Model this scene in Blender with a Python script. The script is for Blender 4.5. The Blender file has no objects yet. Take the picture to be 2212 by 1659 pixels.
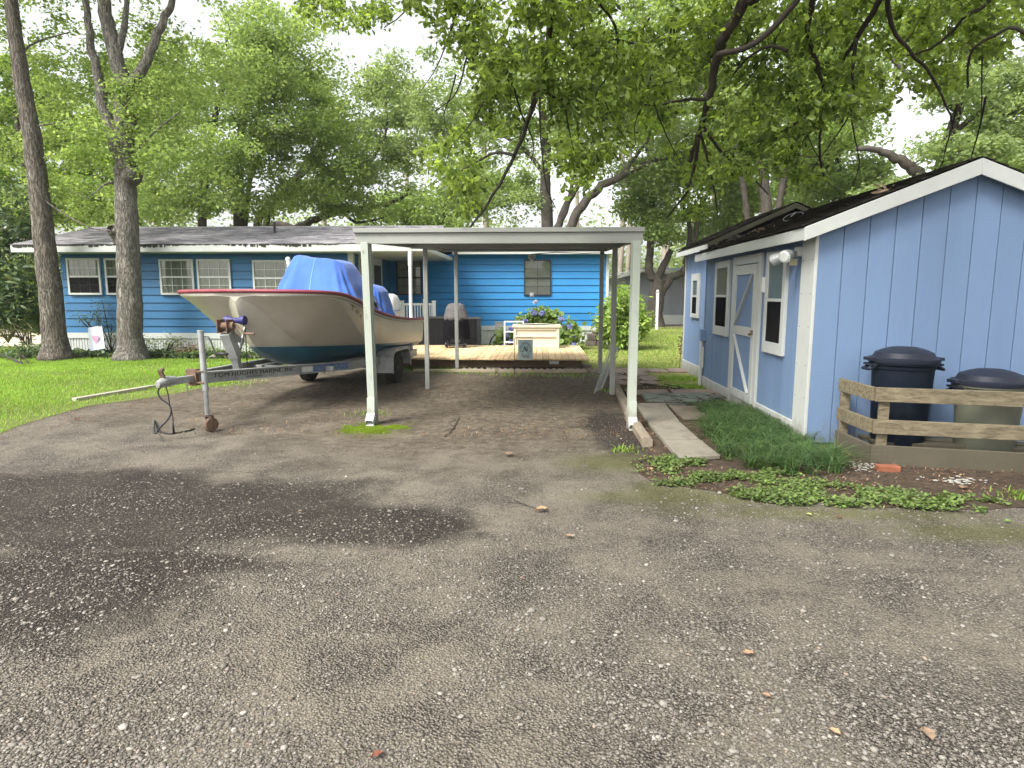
import bpy, math, random
import numpy as np
from mathutils import Vector, Matrix, noise as mnoise
random.seed(7); RNG = np.random.default_rng(11)
R = math.radians
S = bpy.context.scene
COL = S.collection
# ------------------------------------------------------------------ camera, world, sun, exposure
FPX, CX, CY, HC = 1380.0, 1106.0, 829.5, 1.6
PITCH = math.atan(195/FPX); YAW = R(2.51)
cam = bpy.data.cameras.new('camera'); camo = bpy.data.objects.new('camera', cam); COL.objects.link(camo)
cam.sensor_width = 36; cam.lens = 36*FPX/2212; cam.clip_start = .05; cam.clip_end = 2000
camo.location = (0, 0, HC); camo.rotation_euler = (math.pi/2-PITCH, 0, YAW); S.camera = camo
SUN_EL, SUN_AZ = R(50), R(222)       # azimuth clockwise from +Y
W_ = bpy.data.worlds.new('World'); S.world = W_; W_.use_nodes = True
wn = W_.node_tree; bg = wn.nodes['Background']
sky = wn.nodes.new('ShaderNodeTexSky'); sky.sky_type = 'NISHITA'; sky.sun_disc = False
sky.sun_elevation = SUN_EL; sky.sun_rotation = SUN_AZ; sky.dust_density = 4; sky.air_density = 1.2
hs = wn.nodes.new('ShaderNodeHueSaturation'); hs.inputs['Saturation'].default_value = .22; hs.inputs['Value'].default_value = 1.0
wn.links.new(sky.outputs[0], hs.inputs['Color']); wn.links.new(hs.outputs[0], bg.inputs[0]); bg.inputs[1].default_value = .15
sl = bpy.data.lights.new('sun', 'SUN'); sl.energy = 2.4; sl.angle = R(20); sl.color = (1, .96, .9)
so = bpy.data.objects.new('sun', sl); COL.objects.link(so)
sdir = Vector((math.sin(SUN_AZ)*math.cos(SUN_EL), math.cos(SUN_AZ)*math.cos(SUN_EL), math.sin(SUN_EL)))
so.rotation_euler = sdir.to_track_quat('Z', 'Y').to_euler()
S.view_settings.view_transform = 'Standard'; S.view_settings.look = 'None'; S.view_settings.gamma = 1
S.view_settings.use_curve_mapping = False; S.view_settings.exposure = 1.3
S.cycles.max_bounces = 8; S.cycles.transparent_max_bounces = 12

# ------------------------------------------------------------------ measuring helpers (surveyed points of the place)
def ray(x, y):
    a = (x-CX)/FPX; b = -(y-CY)/FPX
    F = math.cos(PITCH)+b*math.sin(PITCH); U = -math.sin(PITCH)+b*math.cos(PITCH)
    return a*math.cos(YAW)-F*math.sin(YAW), a*math.sin(YAW)+F*math.cos(YAW), U
def G(x, y, z=0.):
    X, Y, U = ray(x, y); t = (z-HC)/U; return Vector((X*t, Y*t, z))
def P(x, y, D):
    X, Y, U = ray(x, y); t = D/Y; return Vector((X*t, D, HC+U*t))
def PX(x, y, XX):
    X, Y, U = ray(x, y); t = XX/X; return Vector((XX, Y*t, HC+U*t))

# ------------------------------------------------------------------ object helpers
WM = {}
def thing(name, label, cat, loc=(0, 0, 0), rz=0., group=None, rx=0.):
    o = bpy.data.objects.new(name, None); COL.objects.link(o); o.empty_display_size = .2
    o.location = loc; o.rotation_euler = (rx, 0, rz)
    o['label'] = label; o['category'] = cat
    if group: o['group'] = group
    WM[o.name] = Matrix.Translation(Vector(loc)) @ Matrix.Rotation(rz, 4, 'Z') @ Matrix.Rotation(rx, 4, 'X')
    return o
def tag(o, label, cat, group=None):
    o['label'] = label; o['category'] = cat
    if group: o['group'] = group
    return o
def kind(o, k): o['kind'] = k; return o
class MB:
    def __init__(s): s.v = []; s.f = []; s.mi = []; s.cur = 0
    def add(s, vs, fs):
        n = len(s.v); s.v += [tuple(v) for v in vs]
        for f in fs: s.f.append(tuple(n+i for i in f)); s.mi.append(s.cur)
        return s
    def box(s, c, d, rz=0., M=None):
        hx, hy, hz = d[0]/2, d[1]/2, d[2]/2
        vs = [Vector((x, y, z)) for x in (-hx, hx) for y in (-hy, hy) for z in (-hz, hz)]
        m = M if M is not None else Matrix.Rotation(rz, 3, 'Z')
        vs = [m @ v + Vector(c) for v in vs]
        return s.add(vs, [(0, 1, 3, 2), (4, 6, 7, 5), (0, 4, 5, 1), (2, 3, 7, 6), (0, 2, 6, 4), (1, 5, 7, 3)])
    def bb(s, x0, x1, y0, y1, z0, z1): return s.box(((x0+x1)/2, (y0+y1)/2, (z0+z1)/2), (abs(x1-x0), abs(y1-y0), abs(z1-z0)))
    def beam(s, p0, p1, w, h, up=(0, 0, 1)):
        p0 = Vector(p0); p1 = Vector(p1); d = p1-p0; L = d.length; d.normalize()
        u = Vector(up); a = d.cross(u)
        if a.length < 1e-4: a = d.cross(Vector((1, 0, 0)))
        a.normalize(); b = a.cross(d)
        M = Matrix((a, d, b)).transposed()
        return s.box((p0+p1)/2, (w, L, h), M=M)
    def tube(s, pts, rad, n=8, cap=True, rough=0., seed=0., ftw=1.):
        pts = [Vector(p) for p in pts]
        if not hasattr(rad, '__len__'): rad = [rad]*len(pts)
        vs = []; fs = []; a = None
        for i, p in enumerate(pts):
            d = (pts[min(i+1, len(pts)-1)]-pts[max(i-1, 0)])
            if d.length < 1e-9: d = Vector((0, 0, 1))
            d.normalize()
            if a is None:
                a = d.cross(Vector((0, 1, 0)));
                if a.length < .05: a = d.cross(Vector((1, 0, 0)))
            else: a = a - d*a.dot(d)
            a.normalize(); b = d.cross(a)
            for k in range(n):
                t = 2*math.pi*k/n; r = rad[i]
                if rough: r *= 1+rough*mnoise.noise(Vector((math.cos(t)*1.7+seed, math.sin(t)*1.7, i*.35)))+rough*.5*mnoise.noise(Vector((math.cos(t)*5+seed, math.sin(t)*5, i*.9)))
                vs.append(p+(a*math.cos(t)+b*math.sin(t))*r)
        for i in range(len(pts)-1):
            for k in range(n):
                k2 = (k+1) % n; fs.append((i*n+k, i*n+k2, (i+1)*n+k2, (i+1)*n+k))
        if cap: fs.append(tuple(range(n-1, -1, -1))); fs.append(tuple((len(pts)-1)*n+k for k in range(n)))
        return s.add(vs, fs)
    def cyl(s, p0, p1, r, n=16, r1=None): return s.tube([p0, p1], [r, r if r1 is None else r1], n)
    def poly(s, pts, h=None, dirv=(0, 0, 1)):
        n = len(pts); pts = [Vector(p) for p in pts]
        if h is None: return s.add(pts, [tuple(range(n))])
        d = Vector(dirv)*h; vs = pts+[p+d for p in pts]
        fs = [tuple(range(n-1, -1, -1)), tuple(range(n, 2*n))]+[(i, (i+1) % n, n+(i+1) % n, n+i) for i in range(n)]
        return s.add(vs, fs)
    def lathe(s, prof, c, n=24, sx=1, sy=1, fn=None):
        c = Vector(c); vs = []; fs = []
        for i, (r, z) in enumerate(prof):
            for k in range(n):
                t = 2*math.pi*k/n; q = 1 if fn is None else fn(t, z, i)
                vs.append(c+Vector((r*q*sx*math.cos(t), r*q*sy*math.sin(t), z)))
        for i in range(len(prof)-1):
            for k in range(n):
                k2 = (k+1) % n; fs.append((i*n+k, i*n+k2, (i+1)*n+k2, (i+1)*n+k))
        fs.append(tuple(range(n-1, -1, -1))); fs.append(tuple((len(prof)-1)*n+k for k in range(n)))
        return s.add(vs, fs)
    def ball(s, c, r, sx=1, sy=1, sz=1, n=10, lump=0., seed=0.):
        m = n//2+1; vs = []; fs = []; c = Vector(c)
        for i in range(m+1):
            a = math.pi*i/m
            for k in range(n):
                t = 2*math.pi*k/n; d = Vector((math.sin(a)*math.cos(t), math.sin(a)*math.sin(t), math.cos(a)))
                q = r*(1+lump*mnoise.noise(d*1.6+Vector((seed, seed*.7, 0))))
                vs.append(c+Vector((d.x*q*sx, d.y*q*sy, d.z*q*sz)))
        for i in range(m):
            for k in range(n):
                k2 = (k+1) % n; fs.append((i*n+k, (i+1)*n+k, (i+1)*n+k2, i*n+k2))
        return s.add(vs, fs)
    def grid(s, fn, nu, nv, thick=None):
        vs = [fn(i/nu, j/nv) for j in range(nv+1) for i in range(nu+1)]
        return s.add(vs, [(j*(nu+1)+i, j*(nu+1)+i+1, (j+1)*(nu+1)+i+1, (j+1)*(nu+1)+i) for j in range(nv) for i in range(nu)])
    def build(s, name, mat, parent=None, bevel=0., smooth=False, world=True, auto=None):
        me = bpy.data.meshes.new(name)
        vs = s.v
        if parent is not None and world:
            inv = WM[parent.name].inverted(); vs = [inv @ Vector(v) for v in vs]
        me.from_pydata([tuple(v) for v in vs], [], s.f); me.validate()
        mats = mat if isinstance(mat, (list, tuple)) else [mat]
        for m in mats: me.materials.append(m)
        if len(mats) > 1:
            for p, i in zip(me.polygons, s.mi): p.material_index = i
        if smooth: me.shade_smooth()
        o = bpy.data.objects.new(name, me); COL.objects.link(o)
        if auto is not None:
            me.shade_smooth(); me.set_sharp_from_angle(angle=R(auto))
        if parent is not None: o.parent = parent; WM[o.name] = WM[parent.name]
        else: WM[o.name] = Matrix.Identity(4)
        if bevel:
            b = o.modifiers.new('bevel', 'BEVEL'); b.width = bevel; b.segments = 2; b.limit_method = 'ANGLE'; b.angle_limit = R(40)
        return o
def npmesh(name, V, F, mat, parent=None, smooth=False):
    """V (n,3) float array, F (m,k) int array, world coordinates"""
    if parent is not None:
        inv = np.array(WM[parent.name].inverted()); V = V@inv[:3, :3].T+inv[:3, 3]
    me = bpy.data.meshes.new(name); k = F.shape[1]
    me.vertices.add(len(V)); me.vertices.foreach_set('co', V.astype(np.float32).ravel())
    me.loops.add(F.size); me.loops.foreach_set('vertex_index', F.astype(np.int32).ravel())
    me.polygons.add(len(F)); me.polygons.foreach_set('loop_start', np.arange(0, F.size, k, dtype=np.int32))
    if smooth: me.polygons.foreach_set('use_smooth', np.ones(len(F), dtype=bool))
    me.update(calc_edges=True); me.materials.append(mat)
    o = bpy.data.objects.new(name, me); COL.objects.link(o)
    if parent is not None: o.parent = parent; WM[o.name] = WM[parent.name]
    else: WM[o.name] = Matrix.Identity(4)
    return o
def lettering(txt, size, mat, parent, M, name='lettering', ext=.001, space=1., xs=1., bold=0.):
    cu = bpy.data.curves.new(name, 'FONT'); cu.body = txt; cu.size = size; cu.extrude = ext; cu.offset = bold; cu.space_character = space
    cu.align_x = 'CENTER'; cu.align_y = 'CENTER'
    t = bpy.data.objects.new('t', cu); COL.objects.link(t)
    dg = bpy.context.evaluated_depsgraph_get(); dg.update()
    me = bpy.data.meshes.new_from_object(t.evaluated_get(dg)); me.name = name
    COL.objects.unlink(t); bpy.data.objects.remove(t)
    X = WM[parent.name].inverted() @ M @ Matrix.Diagonal((xs, 1, 1, 1)); me.transform(X); me.materials.clear(); me.materials.append(mat)
    o = bpy.data.objects.new(name, me); COL.objects.link(o); o.parent = parent; WM[o.name] = WM[parent.name]
    return o

# ------------------------------------------------------------------ materials
def newmat(name):
    m = bpy.data.materials.new(name); m.use_nodes = True; nt = m.node_tree
    return m, nt, nt.nodes, nt.links, nt.nodes['Principled BSDF']
def nd(nt, t, **kw):
    n = nt.nodes.new(t)
    for k, v in kw.items():
        if k.startswith('i_'): n.inputs[int(k[2:])].default_value = v
        else: setattr(n, k, v)
    return n
def ramp(nt, fac, stops, interp='LINEAR'):
    r = nt.nodes.new('ShaderNodeValToRGB'); r.color_ramp.interpolation = interp
    e = r.color_ramp.elements
    while len(e) > 1: e.remove(e[-1])
    e[0].position = stops[0][0]; e[0].color = (*stops[0][1], 1) if hasattr(stops[0][1], '__len__') else (stops[0][1],)*3+(1,)
    for p, c in stops[1:]:
        q = e.new(p); q.color = (*c, 1) if hasattr(c, '__len__') else (c, c, c, 1)
    nt.links.new(fac, r.inputs[0]); return r.outputs[0]
def mixc(nt, fac, a, b, blend='MIX'):
    m = nt.nodes.new('ShaderNodeMix'); m.data_type = 'RGBA'; m.blend_type = blend; m.clamp_factor = True
    for i, v in ((0, fac), (6, a), (7, b)):
        if isinstance(v, bpy.types.NodeSocket): nt.links.new(v, m.inputs[i])
        elif hasattr(v, '__len__'): m.inputs[i].default_value = (*v[:3], 1)
        else: m.inputs[i].default_value = v
    return m.outputs[2]
def math_(nt, op, a, b=None, c=None, clamp=False):
    m = nt.nodes.new('ShaderNodeMath'); m.operation = op; m.use_clamp = clamp
    for i, v in enumerate((a, b, c)):
        if v is None: continue
        if isinstance(v, bpy.types.NodeSocket): nt.links.new(v, m.inputs[i])
        else: m.inputs[i].default_value = v
    return m.outputs[0]
def coords(nt, scale=(1, 1, 1), which='Object'):
    tc = nt.nodes.new('ShaderNodeTexCoord'); mp = nt.nodes.new('ShaderNodeMapping'); mp.inputs['Scale'].default_value = scale
    nt.links.new(tc.outputs[which], mp.inputs[0]); return mp.outputs[0]
def noise(nt, vec, sc, det=4, rough=.6, dist=0.):
    n = nt.nodes.new('ShaderNodeTexNoise'); n.inputs['Scale'].default_value = sc; n.inputs['Detail'].default_value = det
    n.inputs['Roughness'].default_value = rough; n.inputs['Distortion'].default_value = dist
    nt.links.new(vec, n.inputs['Vector']); return n.outputs[0]
def bump(nt, h, strength, dist, bs, prev=None):
    b = nt.nodes.new('ShaderNodeBump'); b.inputs['Strength'].default_value = strength; b.inputs['Distance'].default_value = dist
    nt.links.new(h, b.inputs['Height'])
    if prev is not None: nt.links.new(prev, b.inputs['Normal'])
    if bs is not None: nt.links.new(b.outputs[0], bs.inputs['Normal'])
    return b.outputs[0]
def PM(name, col, rough=.6, var=.2, vs=2., bmp=.15, bs=40., dirt=None, dsc=3., dth=(.55, .75), damt=.8, metal=0., stretch=(1, 1, 1), spec=.4, island=0., splash=None):
    m, nt, N, L, b = newmat(name)
    v = coords(nt, stretch); n1 = noise(nt, v, vs, 5)
    c = mixc(nt, ramp(nt, n1, [(.3, 0.), (.7, 1.)]), [x*(1-var) for x in col], [min(1, x*(1+var)) for x in col])
    if dirt is not None:
        n2 = noise(nt, v, dsc, 7, .7, .3)
        c = mixc(nt, ramp(nt, n2, [(dth[0], 0.), (dth[1], damt)]), c, dirt)
    if splash is not None:
        sp = nt.nodes.new('ShaderNodeSeparateXYZ'); L.new(coords(nt), sp.inputs[0]); n3 = noise(nt, coords(nt, (1, 1, .35)), 9, 6, .75)
        k = math_(nt, 'ADD', math_(nt, 'MULTIPLY', sp.outputs[2], -2.2), math_(nt, 'MULTIPLY', n3, 1.6)); c = mixc(nt, ramp(nt, k, [(.28, 0.), (.8, .75)]), c, splash)
    if island:
        g = nt.nodes.new('ShaderNodeNewGeometry')
        c = mixc(nt, 1., c, ramp(nt, g.outputs['Random Per Island'], [(0, 1-island), (1, 1+island)]), 'MULTIPLY')
    L.new(c, b.inputs['Base Color']); b.inputs['Roughness'].default_value = rough; b.inputs['Metallic'].default_value = metal
    b.inputs['Specular IOR Level'].default_value = spec
    if bmp: bump(nt, noise(nt, v, bs, 5, .65), bmp, .01, b)
    return m
def leafmat(name, cols, trans=.45, rough=.45, gloss=.25, spots=None):
    m, nt, N, L, b = newmat(name)
    g = nt.nodes.new('ShaderNodeNewGeometry')
    st = [(i/max(1, len(cols)-1), c) for i, c in enumerate(cols)]
    c = ramp(nt, g.outputs['Random Per Island'], st)
    v = coords(nt); c = mixc(nt, 1., c, ramp(nt, noise(nt, v, .5, 3), [(.3, .72), (.7, 1.28)]), 'MULTIPLY')
    if spots is not None: c = mixc(nt, ramp(nt, noise(nt, v, 45, 3), [(.5, 0.), (.58, 1.)]), c, spots)
    L.new(c, b.inputs['Base Color']); b.inputs['Roughness'].default_value = rough; b.inputs['Specular IOR Level'].default_value = gloss
    t = nt.nodes.new('ShaderNodeBsdfTranslucent'); c2 = mixc(nt, 1., c, (1.35, 1.3, .8), 'MULTIPLY'); L.new(c2, t.inputs[0])
    mx = nt.nodes.new('ShaderNodeMixShader'); mx.inputs[0].default_value = trans
    L.new(b.outputs[0], mx.inputs[1]); L.new(t.outputs[0], mx.inputs[2]); L.new(mx.outputs[0], N['Material Output'].inputs[0])
    return m
def barkmat(name, c1, c2, c3, sc=9., depth=.03):
    m, nt, N, L, b = newmat(name)
    v = coords(nt, (1, 1, .16)); vo = nt.nodes.new('ShaderNodeTexVoronoi'); vo.feature = 'DISTANCE_TO_EDGE'; vo.inputs['Scale'].default_value = sc
    wv = nt.nodes.new('ShaderNodeMapping'); L.new(v, wv.inputs[0])
    nz = nt.nodes.new('ShaderNodeTexNoise'); nz.inputs['Scale'].default_value = sc*.8; nz.inputs['Detail'].default_value = 4; L.new(v, nz.inputs[0])
    vm = nt.nodes.new('ShaderNodeVectorMath'); vm.operation = 'MULTIPLY_ADD'; L.new(nz.outputs[1], vm.inputs[0]); vm.inputs[1].default_value = (.25, .25, .25); L.new(v, vm.inputs[2])
    L.new(vm.outputs[0], vo.inputs['Vector'])
    crack = ramp(nt, vo.outputs['Distance'], [(.0, .0), (.06, .45), (.2, 1.)])
    v2 = coords(nt, (1, 1, .6))
    c = mixc(nt, ramp(nt, noise(nt, v2, 2.5, 6, .7), [(.35, 0.), (.65, 1.)]), c1, c2)
    c = mixc(nt, ramp(nt, noise(nt, v2, 7, 6, .75), [(.54, 0.), (.66, .85)]), c, c3)
    c = mixc(nt, crack, [x*.42 for x in c1], c)
    L.new(c, b.inputs['Base Color']); b.inputs['Roughness'].default_value = .9; b.inputs['Specular IOR Level'].default_value = .15
    p = bump(nt, crack, .9, depth, None); bump(nt, noise(nt, v, 40, 5, .7), .5, .01, b, p)
    return m
def woodmat(name, c1, c2, axis=0, rough=.75, knots=True):
    m, nt, N, L, b = newmat(name)
    s = [14, 14, 14]; s[axis] = .8
    v = coords(nt, tuple(s)); g = noise(nt, v, 2.2, 7, .7, .6)
    c = mixc(nt, ramp(nt, g, [(.32, 0.), (.68, 1.)]), c1, c2)
    gi = nt.nodes.new('ShaderNodeNewGeometry')
    c = mixc(nt, 1., c, ramp(nt, gi.outputs['Random Per Island'], [(0, .82), (1, 1.15)]), 'MULTIPLY')
    v2 = coords(nt, (1, 1, 1)); c = mixc(nt, ramp(nt, noise(nt, v2, 3, 5, .7), [(.5, 0.), (.8, .55)]), c, [x*.5 for x in c1])
    if knots:
        vo = nt.nodes.new('ShaderNodeTexVoronoi'); vo.inputs['Scale'].default_value = 3.1; L.new(coords(nt, (1, 1, 1)), vo.inputs['Vector'])
        c = mixc(nt, ramp(nt, vo.outputs['Distance'], [(.05, .8), (.11, 0.)]), c, [x*.3 for x in c1])
    L.new(c, b.inputs['Base Color']); b.inputs['Roughness'].default_value = rough; b.inputs['Specular IOR Level'].default_value = .2
    bump(nt, g, .5, .006, b)
    return m
def shinglemat(name, c1, c2, along=(1, 0), sc=1.):
    m, nt, N, L, b = newmat(name)
    v = coords(nt); g = noise(nt, v, 120, 3); gi = nt.nodes.new('ShaderNodeNewGeometry')
    c = ramp(nt, gi.outputs['Random Per Island'], [(0, c1), (1, c2)])
    c = mixc(nt, ramp(nt, g, [(.35, .0), (.65, .5)]), c, [x*.55 for x in c1])
    c = mixc(nt, ramp(nt, noise(nt, v, .9, 6, .7), [(.45, 0.), (.75, .6)]), c, [x*.6 for x in c1])
    L.new(c, b.inputs['Base Color']); b.inputs['Roughness'].default_value = .95; b.inputs['Specular IOR Level'].default_value = .1
    bump(nt, g, .5, .004, b); return m

WHITE = PM('white_paint', (.44, .46, .43), .5, .06, 3, .08, 60, dirt=(.22, .21, .17), dsc=4, dth=(.58, .8), damt=.55)
TRIM = PM('shed_trim_paint', (.42, .435, .415), .6, .06, 2, .2, 50, dirt=(.2, .2, .15), dsc=3.5, dth=(.6, .85), damt=.5, splash=(.2, .19, .15))
ALU = PM('carport_metal', (.28, .29, .265), .5, .08, 2, .06, 60, dirt=(.2, .18, .14), dsc=5, dth=(.55, .8), damt=.5)
ALUG = PM('carport_post_metal', (.35, .385, .33), .5, .1, 1.2, .06, 60, dirt=(.2, .22, .12), dsc=4, dth=(.5, .8), damt=.55, stretch=(1, 1, .3), splash=(.13, .1, .06))
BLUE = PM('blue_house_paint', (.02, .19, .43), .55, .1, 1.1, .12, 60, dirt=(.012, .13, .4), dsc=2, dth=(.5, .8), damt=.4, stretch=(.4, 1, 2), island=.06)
BLUEL = PM('blue_house_paint_shaded', (.018, .108, .23), .55, .12, 1.1, .12, 60, dirt=(.022, .09, .18), dsc=2, dth=(.5, .8), damt=.5, stretch=(.4, 1, 2), island=.06)  # house blue mixed darker, standing in for tree shade on the left wing
SHEDB = PM('shed_blue_paint', (.128, .195, .315), .65, .06, 1.3, .25, 70, dirt=(.12, .17, .3), dsc=1.6, dth=(.55, .85), damt=.55, stretch=(2, 2, .35), splash=(.12, .13, .12), island=.05)
SHEDB2 = PM('shed_lighter_blue_paint', (.165, .245, .4), .65, .07, 1.6, .2, 70, dirt=(.16, .22, .42), dsc=2, dth=(.55, .85), damt=.5, stretch=(2, 2, .3), splash=(.16, .17, .16))
BLACKP = PM('black_plastic', (.012, .013, .018), .4, .2, 3, .05, 80)
DARKM = PM('dark_metal', (.03, .03, .03), .5, .3, 5, .1, 60)
CONC = PM('concrete', (.21, .19, .15), .9, .16, 1.5, .35, 90, dirt=(.09, .078, .055), dsc=3, dth=(.48, .7), damt=.75)
PAVER = PM('pink_paver', (.27, .2, .165), .9, .18, 2.5, .3, 90, dirt=(.12, .1, .08), dsc=4, dth=(.5, .75), damt=.7, island=.2)
GALV = PM('galvanised_steel', (.34, .35, .35), .5, .2, 5, .1, 50, dirt=(.12, .09, .07), dsc=6, dth=(.52, .75), damt=.7, metal=.35)
RUST = PM('rusty_steel', (.13, .085, .06), .8, .35, 9, .3, 60, dirt=(.2, .09, .04), dsc=10, dth=(.5, .7), damt=.7)
SHING = shinglemat('grey_shingles', (.15, .148, .16), (.42, .4, .41))
SHINGD = shinglemat('dark_shingles', (.012, .011, .01), (.045, .04, .032))
CHAR = PM('charcoal_metal', (.035, .036, .042), .5, .15, 4, .05, 60)
BARK1 = barkmat('bark_grey_brown', (.15, .13, .108), (.21, .18, .15), (.3, .3, .26), 17, .02)
BARK2 = barkmat('bark_grey', (.17, .158, .135), (.24, .22, .19), (.34, .33, .29), 19, .018)
BARKD = PM('dark_branch_bark', (.035, .028, .022), .9, .35, 8, .5, 60)
BARKF = PM('far_bark', (.048, .04, .032), .9, .35, 4, .6, 25, dirt=(.11, .105, .09), dsc=5, dth=(.5, .7), damt=.6)
LEAF_L = leafmat('leaves_light', [(.21, .3, .09), (.27, .37, .11), (.15, .22, .07), (.36, .46, .15), (.2, .29, .11)], .58)
LEAF_M = leafmat('leaves_mid', [(.21, .3, .1), (.27, .37, .125), (.15, .225, .08), (.36, .45, .16)], .58)
LEAF_G = leafmat('leaves_greyish', [(.22, .3, .125), (.29, .38, .155), (.17, .24, .1), (.38, .47, .2)], .58)
LEAF_O = leafmat('oak_leaves', [(.05, .085, .025), (.13, .19, .04), (.22, .31, .06), (.35, .47, .1), (.07, .11, .035), (.3, .41, .08), (.13, .18, .05)], .6, .38, .35)
LEAF_D = leafmat('leaves_dark', [(.05, .09, .045), (.08, .13, .06), (.12, .18, .09), (.17, .2, .07)], .35)
LEAF_Y = leafmat('leaves_yellow_green', [(.17, .28, .05), (.25, .36, .07), (.11, .19, .05), (.34, .42, .1)], .5)
GRASSM = leafmat('grass_blades', [(.2, .34, .05), (.28, .44, .07), (.15, .26, .04), (.34, .45, .1)], .45, .6, .15)
GRASSD = leafmat('dark_grass_blades', [(.03, .065, .02), (.06, .12, .03), (.11, .19, .055), (.04, .08, .03), (.17, .24, .09)], .35, .45, .3)
COVER = leafmat('clover_leaves', [(.08, .13, .04), (.14, .21, .055), (.2, .28, .08), (.1, .16, .05), (.2, .2, .1)], .35)
MOSSB = leafmat('moss_blades', [(.16, .24, .02), (.22, .31, .03), (.12, .19, .02)], .3, .8, .1)
DEADL = leafmat('dead_leaves', [(.2, .11, .06), (.28, .17, .1), (.13, .075, .045), (.34, .24, .15), (.24, .2, .14)], .2, .8, .1)
# ------------------------------------------------------------------ ground materials
def mask_ellipse(nt, X, Y, nz, c, r, soft=.35, amp=.7):
    dx = math_(nt, 'MULTIPLY', math_(nt, 'SUBTRACT', X, c[0]), 1/r[0]); dy = math_(nt, 'MULTIPLY', math_(nt, 'SUBTRACT', Y, c[1]), 1/r[1])
    d = math_(nt, 'SQRT', math_(nt, 'ADD', math_(nt, 'MULTIPLY', dx, dx), math_(nt, 'MULTIPLY', dy, dy)))
    d = math_(nt, 'ADD', d, math_(nt, 'MULTIPLY', math_(nt, 'SUBTRACT', nz, .5), amp*2))
    return math_(nt, 'DIVIDE', math_(nt, 'SUBTRACT', 1+soft/2, d), soft, clamp=True)
def groundmat():
    m, nt, N, L, b = newmat('gravel_driveway')
    v = coords(nt); sp = nt.nodes.new('ShaderNodeSeparateXYZ'); L.new(v, sp.inputs[0]); X, Y = sp.outputs[0], sp.outputs[1]
    nbig = noise(nt, v, .55, 5, .6); nmed = noise(nt, v, 1.6, 6, .7, .4); nf = noise(nt, v, 9, 6, .75); nff = noise(nt, v, 60, 4, .7)
    vo = nt.nodes.new('ShaderNodeTexVoronoi'); vo.inputs['Scale'].default_value = 88; L.new(v, vo.inputs['Vector'])
    vo2 = nt.nodes.new('ShaderNodeTexVoronoi'); vo2.inputs['Scale'].default_value = 120; L.new(v, vo2.inputs['Vector'])
    stone = ramp(nt, vo.outputs['Color'], [(.1, (0.14, 0.121, 0.098)), (.5, (0.215, 0.187, 0.156)), (.8, (0.26, 0.229, 0.193)), (.97, (0.36, 0.325, 0.275))])
    sand = mixc(nt, ramp(nt, nff, [(.3, 0.), (.7, 1.)]), (0.14, 0.122, 0.094), (0.255, 0.223, 0.17))
    sandm = ramp(nt, nmed, [(.38, 0.), (.62, .8)])
    c = mixc(nt, math_(nt, 'MULTIPLY', sandm, .9), stone, sand)
    gap = ramp(nt, vo.outputs['Distance'], [(.3, 0.), (.62, 1.)])
    c = mixc(nt, math_(nt, 'MULTIPLY', gap, math_(nt, 'SUBTRACT', .8, math_(nt, 'MULTIPLY', sandm, .55))), c, (.035, .03, .025))
    # worn earthy strip under the carport and by the boat
    g = [((-.6, 9.6), (3.4, 3.6)), ((-4.2, 10.4), (2.6, 2.8)), ((1.3, 8.6), (.8, 3.5))]
    e = None
    for cc, rr in g:
        k = mask_ellipse(nt, X, Y, nmed, cc, rr, .5, .5); e = k if e is None else math_(nt, 'MAXIMUM', e, k)
    earth = mixc(nt, ramp(nt, nf, [(.35, 0.), (.65, 1.)]), (.058, .045, .032), (.19, .158, .115))
    c = mixc(nt, math_(nt, 'MULTIPLY', e, .88), c, earth)
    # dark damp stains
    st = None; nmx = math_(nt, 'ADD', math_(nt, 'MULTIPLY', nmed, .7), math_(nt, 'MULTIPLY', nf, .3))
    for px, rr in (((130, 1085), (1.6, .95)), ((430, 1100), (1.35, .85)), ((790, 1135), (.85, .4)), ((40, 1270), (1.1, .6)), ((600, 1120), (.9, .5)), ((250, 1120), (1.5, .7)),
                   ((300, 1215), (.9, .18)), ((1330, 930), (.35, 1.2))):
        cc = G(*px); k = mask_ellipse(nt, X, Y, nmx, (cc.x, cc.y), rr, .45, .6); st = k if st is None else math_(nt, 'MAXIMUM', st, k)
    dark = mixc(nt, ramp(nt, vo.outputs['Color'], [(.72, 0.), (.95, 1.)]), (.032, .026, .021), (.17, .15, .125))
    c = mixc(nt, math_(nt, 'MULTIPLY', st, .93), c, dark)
    # thin moss film beside the bed
    mo = None
    for px, rr in (((1500, 1075), (.9, .16)), ((1800, 1110), (1., .14)), ((2150, 1150), (.7, .18)), ((1450, 1065), (.4, .3)), ((800, 935), (.35, .25)), ((1330, 1000), (.5, .3))):
        cc = G(*px); k = mask_ellipse(nt, X, Y, nmed, (cc.x, cc.y), rr, 1.1, .8); mo = k if mo is None else math_(nt, 'MAXIMUM', mo, k)
    c = mixc(nt, math_(nt, 'MULTIPLY', mo, .6), c, (.1, .105, .03))
    L.new(c, b.inputs['Base Color']); b.inputs['Roughness'].default_value = .92; b.inputs['Specular IOR Level'].default_value = .2
    h = math_(nt, 'ADD', math_(nt, 'MULTIPLY', math_(nt, 'SUBTRACT', 1., vo.outputs['Distance']), math_(nt, 'SUBTRACT', 1.15, sandm)), math_(nt, 'MULTIPLY', nff, .5))
    p = bump(nt, h, 1., .02, None); p = bump(nt, vo2.outputs['Distance'], .3, .005, None, p); bump(nt, nmed, .4, .08, b, p)
    return m
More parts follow.
